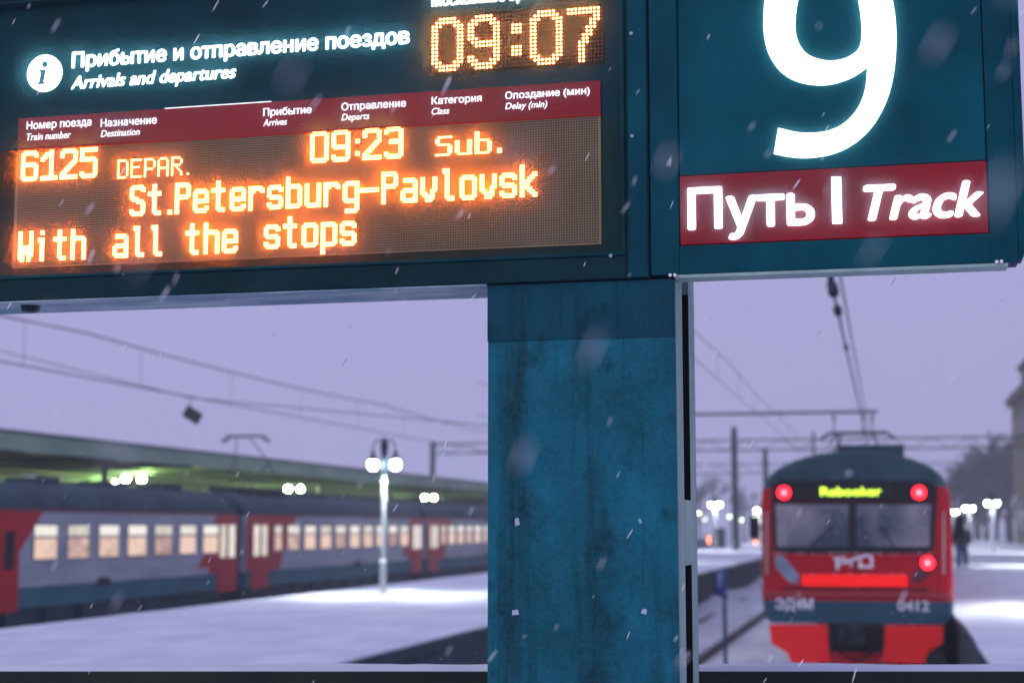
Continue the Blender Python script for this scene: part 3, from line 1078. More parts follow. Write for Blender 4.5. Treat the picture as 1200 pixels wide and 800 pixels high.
# tail lights
for px, py, r, hs in ((919, 577, .085, 1), (1077, 577, .085, 1), (1087, 659, .085, 2)):
    a = F(px, py)
    h = MB().disc_y(a, r * 1.5, YT0 - .075, YT0 + .02, 20).build('tail_light', mat('lamp_housing', (.05, .01, .012), .4), train)
    MB().disc_y(a, r * 1.3, YT0 - .09, YT0 - .0755, 20).build('lens', tail_lit, h)
    MB().disc_y(a, r * .26, YT0 - .097, YT0 - .0905, 14).build('bulb', tail_core, h)
# slanted headlamp housings
hl = mat('headlamp_glass', (.16, .20, .28), .25, col2=(.28, .32, .42), scale=4)
for sgn in (1, -1):
    mx = lambda x: x if sgn == 1 else 2005 - x
    pts = [(mx(908), 651), (mx(918), 651), (mx(937), 674), (mx(935), 684), (mx(924), 681), (mx(909), 664)]
    fpoly('headlamp_unit', pts[::sgn], -.02, .03, hl if sgn == 1 else mat('headlamp_unlit', (.10, .03, .04), .3), bevel=.008)
fbox('bright_stripe', (940, 686), (1063, 673.5), -.03, .02, mat('glowing_red', (0.95, 0.012, 0.006), .4, emit=(1, .01, .0), es=.45))  # red stripe given emission of its own to look brighter
fbox('seam_trim', (893, 697), (1112, 695), -.045, -.02, mat('trim_red', (.3, .05, .05), .4))
# railway emblem: three joined white letters
e0 = F(977, 667)
sc_ = .0154
em = MB()


def E(pts, dy=0):
    em.prism_xz([(e0[0] + x * sc_, e0[1] + z * sc_) for x, z in pts], YT0 - .012 - dy, YT0 + .01)


E([(0, 14.5), (15, 14.5), (15, 11.8), (7, 11.8), (6.2, 0), (2.6, 0), (2.9, 11.8), (0, 11.8)])
E([(7, 8.4), (15, 11.4), (15, 9.2), (10, 6.2), (7, 6)], .002)
E([(11, 9.4), (17, 11.2), (26, 15.3), (31, 16), (31, 12.8), (24, 11), (18.8, 8), (14.4, 6.6)], .004)
E([(18, 4.6), (22, 8.4), (22.8, 6.5), (21, 3.6)], .006)
E([(31, 16), (36, 18.6), (42, 18.6), (46.3, 14.6), (46.3, 3), (43, 3), (43, 13.4), (40.5, 15.6), (36.5, 15.6), (31, 12.8)], .001)
E([(29, 4.5), (32.4, 4.5), (33.4, 12), (30.4, 10.6)], .003)
E([(29, 2.2), (46.3, 2.2), (46.3, 5.2), (29, 5.2)], .005)
em.build('emblem', paint_w, train)
for s_, pl, pr, pb2, cp in (('ЭД4М', 909, 953, 713, .20), ('0412', 1052, 1089, 715, .19)):
    p0, p1 = F(pl, pb2), F(pr, pb2)
    lettering('number_lettering', s_, p0[0], p0[1], p1[0], cp, YT0 - .038, paint_w, train, bold=.012, capch='Н')
# hand rails, panel seams, steps and caked snow
for px in (899, 1106):
    p0, p1 = F(px, 600), F(px, 672)
    MB().path([(p0[0], YT0 + .02, p0[1]), (p0[0], YT0 - .06, p0[1]), (p1[0], YT0 - .06, p1[1]), (p1[0], YT0 + .02, p1[1])], .014, 6).build('handrail', alu, train)
for pa, pb2 in (((916, 690), (1090, 689)), ((1002, 672), (1003, 650)), ((905, 648), (906, 694)), ((1099, 648), (1100, 694))):
    a, c = F(*pa), F(*pb2)
    MB().box((min(a[0], c[0]) - .004, YT0 - .003, min(a[1], c[1]) - .004), (max(a[0], c[0]) + .004, YT0 + .01, max(a[1], c[1]) + .004)).build('panel_seam', rubber, train)
rs = random.Random(9)


def cake(name, x0, x1, z, y, n, hmax):
    b = MB()
    for i in range(n):
        x = x0 + (x1 - x0) * (i + rs.uniform(.2, .8)) / n
        r_ = rs.uniform(.4, 1) * hmax
        b.ball((x, y, z + r_ * .2), r_, 7, 5, sz=.45)
    b.build(name, snow, train, smooth=True, kind='stuff')


cake('caked_snow', F(905, 648)[0], F(1096, 648)[0], F(1000, 648.5)[1], YT0 - .01, 26, .035)
cake('caked_snow', F(940, 673)[0], F(1063, 673)[0], F(1000, 672.5)[1], YT0 - .01, 18, .022)
cake('caked_snow', F(903, 731)[0], F(970, 731)[0], F(1000, 731)[1], YT0 + .01, 14, .03)
cake('caked_snow', F(1037, 731)[0], F(1105, 731)[0], F(1000, 731)[1], YT0 + .01, 14, .03)
# coupler and skirt
fbox('coupler_pocket', (972, 757), (1035, 718), -.02, .5, rubber)
cpb = MB()
a = F(1002, 742)
cpb.box((a[0] - .17, YT0 - .42, a[1] - .19), (a[0] + .17, YT0 - .02, a[1] + .19))
cpb.box((a[0] - .30, YT0 - .50, a[1] - .13), (a[0] - .12, YT0 - .30, a[1] + .15))
cpb.box((a[0] + .08, YT0 - .52, a[1] - .16), (a[0] + .22, YT0 - .34, a[1] + .06))
cpb.build('coupler', mat('coupler_steel', (.012, .02, .024), .5, var=.4), train, bevel=.03)
for dx in (-.44, .44):
    MB().tube((a[0] + dx, YT0 - .12, a[1] + .18), (a[0] + dx * .8, YT0 - .14, a[1] - .28), .026, n=6).build('air_hose', rubber, train)
fpoly('skirt_panel', [(901, 731), (970, 731), (971, 757), (975, 776), (928, 777), (922, 764), (904, 754)][::-1], .0, .07, skirt_red, bevel=.01)
fpoly('skirt_panel', [(1037, 731), (1106, 731), (1105, 753), (1088, 764), (1083, 778), (1032, 776), (1036, 757)][::-1], .0, .07, skirt_red, bevel=.01)
fpoly('skirt_crossbar', [(975.5, 764), (1032, 764), (1031.5, 778), (976, 778)], .02, .06, train_red)
ch = MB()
pts = []
for i in range(13):
    t = i / 12
    pts.append((F(978 + 50 * t, 758)[0], YT0 - .03, F(1000, 758 + 14 * math.sin(math.pi * t))[1]))
ch.path(pts, .022, 6).build('safety_chain', rubber, train)
mbm = MB()
for s in (-1, 1):
    x = tc_ + s * (hw + .14)
    z = F(886, 618)[1]
    m_ = MB().box((x - .09, YT0 + .30, z - .20), (x + .09, YT0 + .40, z + .22)).build('mirror', rubber, train, bevel=.02)
    MB().tube((tc_ + s * (hw - .02), YT0 + .35, z), (x, YT0 + .35, z), .02, n=6).build('mirror_arm', rubber, m_)
# roof: snow-dusted equipment box, pantograph, horn
a, c = F(980, 534), F(1060, 521)
MB().box((a[0], YT0 + 1.0, a[1] - .1), (c[0], YT0 + 2.6, c[1] + .06)).build('roof_box', roof_teal, train, bevel=.03)
MB().ball((F(995, 555)[0], YT0 - .02, F(995, 555)[1]), .09, 10, 6).build('roof_lamp', mat('dull_lamp', (.2, .26, .3), .2), train)
pan = MB()
zp = 3.62
for s in (-1, 1):
    pan.tube((tc_ - .55 + .3 * s * 0, YT0 + 4.2, 3.35), (tc_ - .4, YT0 + 5.2, zp), .02, n=5)
for s in (-1, 1):
    pan.tube((tc_ + s * .5, YT0 + 4.0, 3.1), (tc_ + s * .35, YT0 + 5.6, zp), .022, n=5)
    pan.tube((tc_ + s * .5, YT0 + 6.6, 3.1), (tc_ + s * .35, YT0 + 5.2, zp - .02), .022, n=5)
pan.tube((tc_ - .62, YT0 + 5.4, zp + .02), (tc_ + .62, YT0 + 5.4, zp + .02), .035, n=6)
for s in (-1, 1):
    pan.tube((tc_ + s * .62, YT0 + 5.4, zp + .02), (tc_ + s * .82, YT0 + 5.4, zp - .12), .028, n=6)
pan.box((tc_ - .6, YT0 + 3.9, 3.03), (tc_ + .6, YT0 + 6.7, 3.12))
pan.build('pantograph', dark_metal, train)

# ================================================================== GREY AND RED TRAIN (left)
xs = -21.0
xcn = -22.75
lt = thing('passenger_train', 'long grey and red train with rows of lit windows, standing beyond the island platform', 'train', (xcn, 28.55, RAIL))
sec = [(-1.75, .0), (-1.75, 1.98), (-1.70, 2.18), (-1.5, 2.42), (-1.1, 2.62), (-.5, 2.76), (0, 2.79), (.5, 2.76), (1.1, 2.62), (1.5, 2.42), (1.70, 2.18), (1.75, 1.98), (1.75, .0)]


def lcar(y0, head, nwin):
    y1 = y0 + 20.7
    body = MB().prism_xz([(xcn + x, z) for x, z in [(-1.75, .105), (1.75, .105), (1.75, 1.995), (-1.75, 1.995)]], y0, y1).build('car_body', train_grey, lt)
    MB().prism_xz([(xcn + x * 1.004, z) for x, z in sec[1:-1]], y0, y1).build('roof', roof_teal, lt)
    MB().box((xs - 3.50, y0, 1.992), (xs + .02, y1, 2.05)).build('gutter', mat('gutter_red', (.20, .04, .06), .5, var=.2), lt)
    MB().box((xs - 3.48, y0, -.42), (xs - .02, y1, .10)).build('lower_band', train_teal, lt)
    un = MB().box((xs - 3.1, y0 + .5, -.80), (xs - .35, y1 - .5, -.425))
    for k in range(6):
        yy = y0 + 5.0 + 1.9 * k
        un.box((xs - 1.0, yy, -1.02), (xs - .16, yy + random.uniform(.9, 1.6), -.43))
    un.build('underframe', under_m, lt)
    for dy in (3.5, 17.2):
        bo = MB().box((xs - 3.0, y0 + dy - 1.6, -.86), (xs - .25, y0 + dy + 1.6, -.62)).build('bogie', under_m, lt)
        for wy in (-1.2, 1.2):
            MB().tube((xcn - .83, y0 + dy + wy, RAIL + .475), (xcn + .83, y0 + dy + wy, RAIL + .475), .475, n=16).build('wheelset', dark_metal, bo)
    for k in range(5):      # ventilators along the roof
        yy = y0 + 2.2 + 3.9 * k
        MB().box((xcn - .45, yy, 2.74), (xcn + .45, yy + 1.3, 2.93)).build('roof_vent', roof_teal, lt)
    X = xs + .004

    def paint(pts):
        MB().prism_yz(pts, X - .003, X + .004).build('red_paint', train_red, lt)

    def door(y):
        d = MB().box((xs - .02, y, -.48), (xs + .022, y + 1.5, 1.78)).build('door', train_red, lt)
        for s in (0, 1):
            MB().box((xs + .023, y + .14 + .70 * s, .62), (xs + .032, y + .14 + .70 * s + .46, 1.66)).build('pane', pane_upper, d)
        return d

    def win(y, w_=1.1):
        f_ = MB()
        f_.box((xs + .006, y - .06, .74), (xs + .020, y + w_ + .06, 1.69))
        o = f_.build('window', mat('window_frame_grey', (.16, .18, .26), .4), lt)
        MB().box((xs + .021, y, 1.37), (xs + .026, y + w_, 1.64)).build('pane', pane_upper, o)
        MB().box((xs + .021, y, .79), (xs + .026, y + w_, 1.31)).build('pane', pane_lower, o)

    if head:
        paint([(y0, .11), (y0 + 6.2, .11), (y0 + 8.2, 1.98), (y0, 1.98)])
        d = MB().box((xs - .02, y0 + 5.9, -.48), (xs + .022, y0 + 7.1, 1.78)).build('door', train_red, lt)
        MB().box((xs + .023, y0 + 6.4, .55), (xs + .032, y0 + 6.85, 1.5)).build('pane', rubber, d)
        ys = [y0 + 7.8 + 1.7 * k for k in range(7)]
    else:
        paint([(y0, .11), (y0 + 3.0, .11), (y0 + 3.3, .6), (y0 + 4.6, 1.98), (y0, 1.98)])
        door(y0 + .45)
        win(y0 + 2.5, .62)
        ys = [y0 + 3.75 + 1.7 * k for k in range(9)]
    # rear end red with its stepped slanting edge
    paint([(y0 + 18.5, .11), (y0 + 20.7, .11), (y0 + 20.7, 1.98), (y0 + 18.9, 1.98), (y0 + 18.6, 1.2), (y0 + 17.9, .55), (y0 + 17.6, .32), (y0 + 18.5, .32)])
    door(y0 + 19.15)
    for y in ys:
        win(y)
    MB().box((xcn - .9, y1 + .001, -.2), (xcn + .9, y1 + .799, 2.35)).build('gangway', rubber, lt)
    MB().box((xs - .35, y1 + .02, -.3), (xs - .25, y1 + .78, 2.2)).build('gangway_cover', rubber, lt)
    # little grille on the lower band, number plate
    MB().box((xs - .015, y0 + 11.2, .02), (xs + .012, y0 + 11.9, .22)).build('grille', rubber, lt)


lcar(28.55, True, 7)
for k in range(1, 5):
    lcar(28.55 + 21.5 * k, False, 10)
# raised pantograph
pg = MB()
hp = onX(285, 511, xcn)
yy, zh = hp.y, hp.z
for s in (-1, 1):
    pg.tube((xcn + s * .5, yy - 1.3, 3.0), (xcn + s * .7, yy + .9, 3.9), .028, n=5)
    pg.tube((xcn + s * .7, yy + .9, 3.9), (xcn + s * .25, yy, zh - .05), .022, n=5)
    pg.tube((xcn + s * .5, yy + 2.4, 3.0), (xcn + s * .7, yy + .9, 3.9), .02, n=5)
for dy in (-.18, .18):
    pg.tube((xcn - .55, yy + dy, zh), (xcn + .75, yy + dy, zh), .035, n=6)
    for s in (-1, 1):
        pg.tube((xcn + .1 + s * .65, yy + dy, zh), (xcn + .1 + s * .9, yy + dy, zh - .22), .035, n=6)
pg.box((xcn - .7, yy - 1.4, 2.86), (xcn + .7, yy + 2.5, 3.0))
pg.build('pantograph', dark_metal, lt)

# ================================================================== CANOPY beyond the left train
xe = -25.8
cn = thing('platform_canopy', 'long station canopy with a pale grey fascia and green-lit underside', 'canopy', (xe, 20, 0))
MB().box((xe - .09, 18, 3.90), (xe, 190, 4.46)).build('fascia', fascia_m, cn)
MB().box((xe - .16, 18, 4.462), (xe + .05, 190, 4.53)).build('fascia_coping', mat('coping_dark', (.06, .10, .11), .6), cn)
MB().prism_xz([(xe - .095, 4.06), (xe - .095, 4.40), (-39.5, 4.40), (-39.5, 4.06)], 18, 190).build('ceiling', ceil_m, cn)
MB().box((-39.5, 18, 4.41), (xe - .17, 190, 4.52)).build('roof_snow', snow, cn)
for k in range(29):
    y = 20 + 6 * k
    MB().box((-39.3, y, 3.82), (xe - .1, y + .28, 4.057)).build('cross_beam', mat('beam_green', (.05, .10, .05), .6), cn)
    if k % 2 == 0:
        for x in (-29.5, -36.5):
            MB().tube((x, y + .14, .03), (x, y + .14, 3.82), .14, n=10).build('pillar', mat('beam_green', (.05, .10, .05), .6), cn)
for x in (-28.6, -33, -37):
    MB().box((x - .1, 18, 3.74), (x + .1, 190, 3.818)).build('long_beam', mat('beam_green', (.05, .10, .05), .6), cn)
bw = thing('station_wall', 'dark green wall standing behind the canopy platform', 'wall', (-40.1, 100, 0))
MB().box((-40.4, 14, 0), (-40.0, 192, 3.9)).build('masonry', wall_gr, bw)
for k in range(24):
    MB().box((-40.0, 18 + 7.2 * k, 1.0), (-39.96, 20.4 + 7.2 * k, 2.9)).build('window', rubber, bw)


# ================================================================== LAMPS
def canopy_lamp(p, label, n):
    t = thing('canopy_lamp', label, 'lamp', p, 'lamps hanging under the canopy')
    x, y, z = p
    MB().tube((x, y, z + .14), (x, y, 3.80), .02, n=6).build('stem', dark_metal, t)
    MB().box((x - .35, y - .03, z + .14), (x + .35, y + .03, z + .19)).build('bracket', dark_metal, t)
    for s in (-1, 1):
        MB().ball((x + s * .27, y + s * .2, z), .13, 12, 8, sz=.8).build('globe', lamp_green, t)
    return t


clm = [(157, 554, -31.0, 'largest pair of white globes under the canopy, left of the dark carriage joint'),
       (127, 562, -35.5, 'small lamp pair deep under the canopy, left of the largest canopy lamp'),
       (345, 566, -31.0, 'lamp pair under the canopy, middle one, above the second carriage'),
       (503, 578, -31.0, 'lamp pair under the canopy, right of the double-armed lamp post'),
       (330, 574, -37.0, 'faint lamp pair deep under the canopy above the second carriage')]
for px, py, X_, lab in clm:
    q = onX(px, py, X_)
    canopy_lamp((q.x, q.y, min(q.z, 3.62)), lab, 2)


def lamp_post(loc, label, group):
    t = thing('platform_lamp', label, 'lamp post', (0, 0, 0), group)
    MB().lathe((0, 0, 0), [(.13, 0), (.12, .10), (.075, .16), (.075, .75), (.085, .78), (.05, .84), (.042, 3.0), (.038, 3.1)], 12).build('pole', pole_m, t, smooth=False)
    b = MB()
    b.lathe((0, 0, 0), [(.05, 2.72), (.065, 2.9), (.055, 3.1), (.10, 3.42), (.03, 3.60)], 10)
    b.build('finial', lamp_cap, t)
    for s in (-1, 1):
        arm = MB()
        pts = []
        for k in range(11):
            a_ = math.pi * k / 10
            pts.append((s * (.135 - .135 * math.cos(a_)), 0, 3.34 + .20 * math.sin(a_)))
        pts.append((s * .27, 0, 3.2))
        arm.path(pts, .018, 6)
        ao = arm.build('arm', lamp_cap, t)
        MB().lathe((s * .27, 0, 3.0), [(.15, .07), (.12, .12), (.05, .17), (.045, .28)], 12).build('lamp_cap', lamp_cap, ao)
        MB().lathe((s * .27, 0, 2.96), [(.03, -.09), (.065, -.075), (.095, -.035), (.105, .02), (.10, .07), (.08, .10)], 14).build('globe', lamp_glow, ao, smooth=True)
    for s in (-1, 1):
        li = bpy.data.lights.new('lamp_light', 'SPOT')
        li.energy = 460
        li.spot_size = R(148)
        li.spot_blend = .75
        li.shadow_soft_size = .09
        li.color = (.93, .99, 1.0)
        lo_ = bpy.data.objects.new('lamp_light', li)
        lo_.location = (s * .27, 0, 2.84)
        C.objects.link(lo_)
        lo_.parent = t
    t.location = loc
    return t


lp = lamp_post((0, 0, .03), 'nearest double-armed lamp post, two glowing globes, standing on the snowy island platform', None)
spots = [(-11.15, 34.5)]
lp.location = (-11.15, 34.5, .03)
grpI = 'double-armed lamp posts along the platforms'
lp['group'] = grpI
for k in range(1, 6):
    c_ = copy_tree(lp)
    c_.location = (-11.15 + .2 * k, 34.5 + 34 * k, .03)
    c_['label'] = ('lamp post on the island platform hidden from view by the teal column', 'lamp pair glowing beside the tall mast left of the red train', 'small lamp pair on the island platform beyond the tall mast', 'tiny lamp pair far along the island platform', 'farthest lamp pair on the island platform')[k - 1]
for k in range(6):
    c_ = copy_tree(lp)
    c_.location = (6.2 if k else 3.7, (31.5, 66, 100, 128, 158, 190)[k], .03)
    c_['label'] = ('near lamp post on the right platform, lighting the snow beside the red train', 'second lamp post on the right platform, just past the picture edge',
                   'rightmost glowing lamp in the row right of the red train', 'second lamp from the right in the row right of the red train',
                   'third lamp from the right in the row right of the red train', 'lamp nearest the red train in the row on its right')[k]

# far yard lamps
yl = thing('yard_lamp', 'small bright lamp on a thin mast far down the tracks, left of the red train', 'lamp', (0, 0, BED), 'far yard lamps')
MB().tube((0, 0, BED), (0, 0, 5.6), .09, .05, n=6).build('mast', mast_m, yl)
MB().box((-.3, -.12, 5.6), (.3, .12, 5.75)).build('head', dark_metal, yl)
MB().ball((0, -.05, 5.5), .17, 10, 6, sz=.6).build('globe', lamp_far, yl)
first = True
for px, py, Y_ in ((819, 601, 215), (838, 599, 190), (826, 608, 300), (839, 614, 330), (855, 605, 240), (869, 609, 270), (885, 604, 230), (880, 612, 350)):
    q = onY(px, py, Y_)
    o = yl if first else copy_tree(yl)
    first = False
    o.location = (q.x, Y_, q.z - 5.5 + BED)
    for chd in [k_ for k_ in bpy.data.objects if k_.parent == o]:
        pass
# orange lights low down
for px, py, Y_, lab in ((831, 632, 170, 'orange signal lamp glowing low between the tracks, left of the dark mast'),
                        (885.5, 638, 150, 'orange signal lamp glowing low beside the red train')):
    q = onY(px, py, Y_)
    t = thing('signal_lamp', lab, 'signal', (q.x, Y_, BED), 'low orange signals')
    MB().box((q.x - .12, Y_ - .1, BED), (q.x + .12, Y_ + .1, q.z - .5)).build('post', dark_metal, t)
    MB().box((q.x - .3, Y_ - .15, q.z - .5), (q.x + .3, Y_ + .1, q.z + .5)).build('head', dark_metal, t)
    for dz in (-.22, .22):
        MB().disc_y((q.x, q.z + dz), .17, Y_ - .17, Y_ - .151, 12).build('lens', lamp_orange, t)

# ================================================================== OVERHEAD LINE
def mast(x, y, h, label, armto=None):
    t = thing('catenary_mast', label, 'mast', (x, y, 0), 'catenary masts on the island platform')
    m = MB()
    m.tube((x, y, 0), (x, y, h), .26, .19, n=10)
    m.box((x - .30, y - .05, h - 1.3), (x + .30, y + .05, h - 1.2))
    m.build('column', mast_m, t)
    if armto is not None:
        z = 7.45
        MB().tube((x, y, z), (armto, y, z), .055, n=6).build('arm', mast_m, t)
        MB().tube((x, y, h - .05), (armto + 1.6, y, z + .05), .022, n=5).build('stay', mast_m, t)
        for xx in (armto + .7, armto + 2.35):
            ins = MB().tube((xx, y, z), (xx, y, z - .5), .035, n=6)
            for k in range(3):
                ins.lathe((xx, y, z - .2 - .12 * k), [(.09, 0), (.04, .06)], 8)
            ins.build('insulator', dark_metal, t)
            MB().tube((xx, y, z - .5), (xx, y, 6.1), .012, n=4).build('dropper', mast_m, t)
    return t


mast(-9.9, 53, 8.6, 'mast on the island platform hidden behind the teal column', None)
mast(-9.9, 81, 8.6, 'mast with a long arm reaching over the red train', None)
arm = [o for o in bpy.data.objects if o.name.startswith('catenary_mast')][-1]
z = onY(1028, 482, 81).z
MB().tube((-10, 81, z), (onY(1028, 482, 81).x, 81, z), .075, n=6).build('arm', mast_m, arm)
for px in (977, 1011, 1022):
    q = onY(px, 484, 81)
    ins = MB().tube((q.x, 81, q.z), (q.x, 81, onY(px, 512, 81).z), .03, n=6)
    ins.lathe((q.x, 81, q.z - .25), [(.04, -.12), (.11, -.1), (.04, 0), (.11, .05), (.04, .12)], 8)
    ins.build('insulator', dark_metal, arm)
for y, lab, h in ((107, 'tall dark catenary mast rising from the island platform left of the red train', onY(860, 500, 107).z),
                  (135, 'catenary mast whose top shows just left of the red train roof', 8.2), (165, 'far catenary mast half hidden by the red train', 8.0),
                  (195, 'farthest mast behind the red train roof', 8.6)):
    x = -9.9
    mast(x, y, h, lab)
# nearer leaning pole behind the roof
q = onY(953, 505, 150)
t = thing('signal_mast', 'thin dark mast sticking up behind the red train roof', 'mast', (q.x, 150, BED))
MB().tube((q.x, 150, BED), (q.x, 150, q.z), .12, n=8).build('pole', mast_m, t)
q = onY(843, 618, 120)
t = thing('relay_post', 'stout grey post at the platform beside the tall dark mast', 'post', (q.x, 120, 0))
MB().box((q.x - .42, 119.7, 0), (q.x + .42, 120.3, q.z)).build('body', mast_m, t)


def portal(y, x0, x1, z0, z1, label):
    t = thing('catenary_portal', label, 'gantry', (x0, y, 0), 'gantries spanning all tracks')
    for x in (x0, x1):
        MB().box((x - .2, y - .2, BED), (x + .2, y + .2, z1 + .2)).build('leg', mast_m, t)
    b = MB()
    for z_ in (z0, z1):
        b.box((x0, y - .06, z_ - .07), (x1, y + .06, z_ + .07))
    n_ = int((x1 - x0) / 1.5)
    for k in range(n_):
        xa_, xb_ = x0 + (x1 - x0) * k / n_, x0 + (x1 - x0) * (k + 1) / n_
        b.tube((xa_, y, z0 if k % 2 else z1), (xb_, y, z1 if k % 2 else z0), .045, n=4)
    b.build('truss', mast_m, t)
    return t


portal(135, onY(507, 540, 135).x, 22, onY(900, 527, 135).z, onY(900, 515, 135).z, 'truss gantry across all tracks, the nearer one, its left leg showing over the canopy')
portal(205, -48, 24, 8.4, 9.6, 'fainter truss gantry across the tracks farther back')


def wire(name, pts, r, label, extra=None, m=None):
    t = thing(name, label, 'overhead wire', pts[0], 'overhead wires')
    b = MB()
    b.path(pts, r, 5)
    b.build('cable', m or mast_m, t)
    return t


def catenary(x, zc_, zm, y0, y1, label, rr=.02, span=28):
    """contact wire, sagging messenger and droppers"""
    t = thing('overhead_line', label, 'overhead wire', (x, y0, zc_), 'overhead lines')
    MB().tube((x, y0, zc_), (x, y1, zc_), rr, n=5).build('contact_wire', mast_m, t)
    b = MB()
    y = y0
    dr = MB()
    while y < y1 - 1:
        e = min(y + span, y1)
        pts = []
        for k in range(9):
            u = k / 8
            pts.append((x, y + (e - y) * u, zm - .16 * 4 * u * (1 - u)))
        b.path(pts, rr * 1.15, 5)
        for k in (1, 3, 5, 7):
            dr.tube(pts[k], (x, pts[k][1], zc_), .008, n=4)
        y = e
    b.build('messenger_wire', mast_m, t)
    dr.build('droppers', mast_m, t, kind='stuff')
    return t


catenary(-22.75, 5.95, 7.25, 14, 180, 'overhead wire above the grey and red train', .022)
catenary(-15.6, 6.0, 7.3, 60, 180, 'overhead wire over the bare track by the island platform', .013)
catenary(-4.95, 6.1, 7.0, 24, 180, 'overhead wire left of the red train', .012)
# line above the red train, ending in strain insulators towards the camera
q0 = onY(975, 335, 28)
t = thing('overhead_line', 'steep overhead line with two insulators above the red train', 'overhead wire', q0, 'overhead lines')
xw, zw = q0.x, q0.z
MB().tube((xw, 27.5, zw), (xw, 120, zw - .2), .03, n=6).build('contact_wire', mast_m, t)
MB().tube((xw + .12, 27.5, zw + .35), (xw + .12, 81, zw + .15), .022, n=6).build('messenger_wire', mast_m, t)
for y, l, r in ((28.0, 1.0, .10), (31.0, .7, .085), (37.5, .5, .06)):
    ib_ = MB()
    for k in range(6):
        ib_.tube((xw, y + l * k / 6, zw), (xw, y + l * (k + .55) / 6, zw), r, r * .6, n=10)
    ib_.tube((xw, y - .1, zw), (xw, y + l, zw), r * .45, n=8)
    ib_.build('insulator', lamp_cap, t)
MB().box((xw - .05, 27.2, zw - .1), (xw + .05, 27.9, zw + .12)).build('strain_clamp', lamp_cap, t)
MB().tube((xw, 27.2, zw), (xw - .1, 4, zw + 2.6), .016, n=5).build('anchor_wire', mast_m, t)
# the small plate swinging from the feeder wire
q = onY(225.5, 486, 40)
tt = thing('warning_plate', 'small dark tilted plate hanging from the wire over the canopy', 'plate', q)
ww, hh, an = .26, .165, R(-30)
pl = [(-ww, -hh), (ww, -hh), (ww, hh), (-ww, hh)]
MB().prism_xz([(q.x + u * math.cos(an) - v * math.sin(an), q.z + u * math.sin(an) + v * math.cos(an)) for u, v in pl], 39.97, 40.03).build('plate', dark_metal, tt, bevel=.01)
MB().tube((q.x - .05, 40, q.z + .2), (q.x - .06, 40, onY(223, 466, 40).z), .012, n=5).build('hanger', dark_metal, tt)
qa = onY(-60, 402, 40)
wire('feeder_cable', [(qa.x - 14, 40.02, qa.z + 3.6), (onY(223, 466, 40).x, 40.02, onY(223, 466, 40).z), (onY(640, 530, 40).x + 3, 40.02, onY(560, 520, 40).z)], .014,
     'thin cross wire carrying the small dark plate')

# ================================================================== PERSON on the right platform
def skin_obj(name, verts, edges, radii, m, parent, lv=1):
    o0 = parent.location
    me_ = bpy.data.meshes.new(name)
    me_.from_pydata([Vector(v) for v in verts], edges, [])
    me_.materials.append(m)
    o = bpy.data.objects.new(name, me_)
    C.objects.link(o)
    o.parent = parent
    sk = o.modifiers.new('skin', 'SKIN')
    sk.use_smooth_shade = True
    for i, r in enumerate(radii):
        me_.skin_vertices[0].data[i].radius = r if isinstance(r, tuple) else (r, r)
    me_.skin_vertices[0].data[0].use_root = True
    ss = o.modifiers.new('sub', 'SUBSURF')
    ss.levels = ss.render_levels = lv
    return o


qp = onZ(1128, 668, 0.03)
per = thing('person', 'person in dark hooded coat and blue trousers walking on the snowy right platform', 'person', (qp.x, qp.y, .03))
skin_m = mat('skin', (.45, .28, .22), .6, var=.1)
coat_m = mat('dark_coat', (.012, .02, .026), .8, var=.3, scale=8)
jean_m = mat('blue_trousers', (.02, .06, .16), .8, var=.2, scale=8)
hair_m = mat('dark_hair', (.012, .01, .01), .7, var=.2)
# body (pelvis root): legs, spine, arms with hands, head
V = [(0, 0, .93), (0, 0, 1.12), (0, .01, 1.36), (0, .01, 1.47), (0, 0, 1.56), (0, 0, 1.68),
     (-.10, 0, .88), (-.12, -.10, .50), (-.12, -.06, .09), (-.12, -.20, .04),
     (.10, 0, .88), (.12, .10, .50), (.12, .28, .13), (.12, .20, .04),
     (-.20, .01, 1.40), (-.27, .06, 1.14), (-.27, -.04, .90), (-.26, -.08, .80),
     (.20, .01, 1.40), (.27, .00, 1.14), (.26, -.14, .93), (.25, -.20, .85)]
E_ = [(0, 1), (1, 2), (2, 3), (3, 4), (4, 5), (0, 6), (6, 7), (7, 8), (8, 9), (0, 10), (10, 11), (11, 12), (12, 13), (2, 14), (14, 15), (15, 16), (16, 17),
      (2, 18), (18, 19), (19, 20), (20, 21)]
Rr = [(.13, .10), (.12, .09), (.14, .10), .055, (.075, .085), (.08, .095), .09, .06, .04, .035, .09, .06, .04, .035, .06, .045, .035, .03, .06, .045, .035, .03]
skin_obj('body', V, E_, Rr, skin_m, per, 2)
V = [(0, 0, .72), (0, .0, .95), (0, 0, 1.15), (0, .01, 1.38), (0, .01, 1.47), (-.21, .01, 1.39), (-.285, .06, 1.14), (-.275, -.04, .92), (.21, .01, 1.39), (.285, 0, 1.14), (.27, -.14, .95)]
skin_obj('coat', V, [(0, 1), (1, 2), (2, 3), (3, 4), (3, 5), (5, 6), (6, 7), (3, 8), (8, 9), (9, 10)],
         [(.25, .19), (.23, .17), (.21, .16), (.20, .15), (.10, .10), .10, .085, .07, .10, .085, .07], coat_m, per, 2)
V = [(0, 0, .92), (-.10, 0, .86), (-.12, -.10, .50), (-.12, -.06, .13), (.10, 0, .86), (.12, .10, .50), (.12, .27, .17)]
skin_obj('trousers', V, [(0, 1), (1, 2), (2, 3), (0, 4), (4, 5), (5, 6)], [(.17, .14), .13, .10, .085, .13, .10, .085], jean_m, per, 2)
V = [(0, .015, 1.64), (0, .02, 1.76)]
skin_obj('hood', V, [(0, 1)], [(.105, .115), (.09, .10)], coat_m, per, 2)
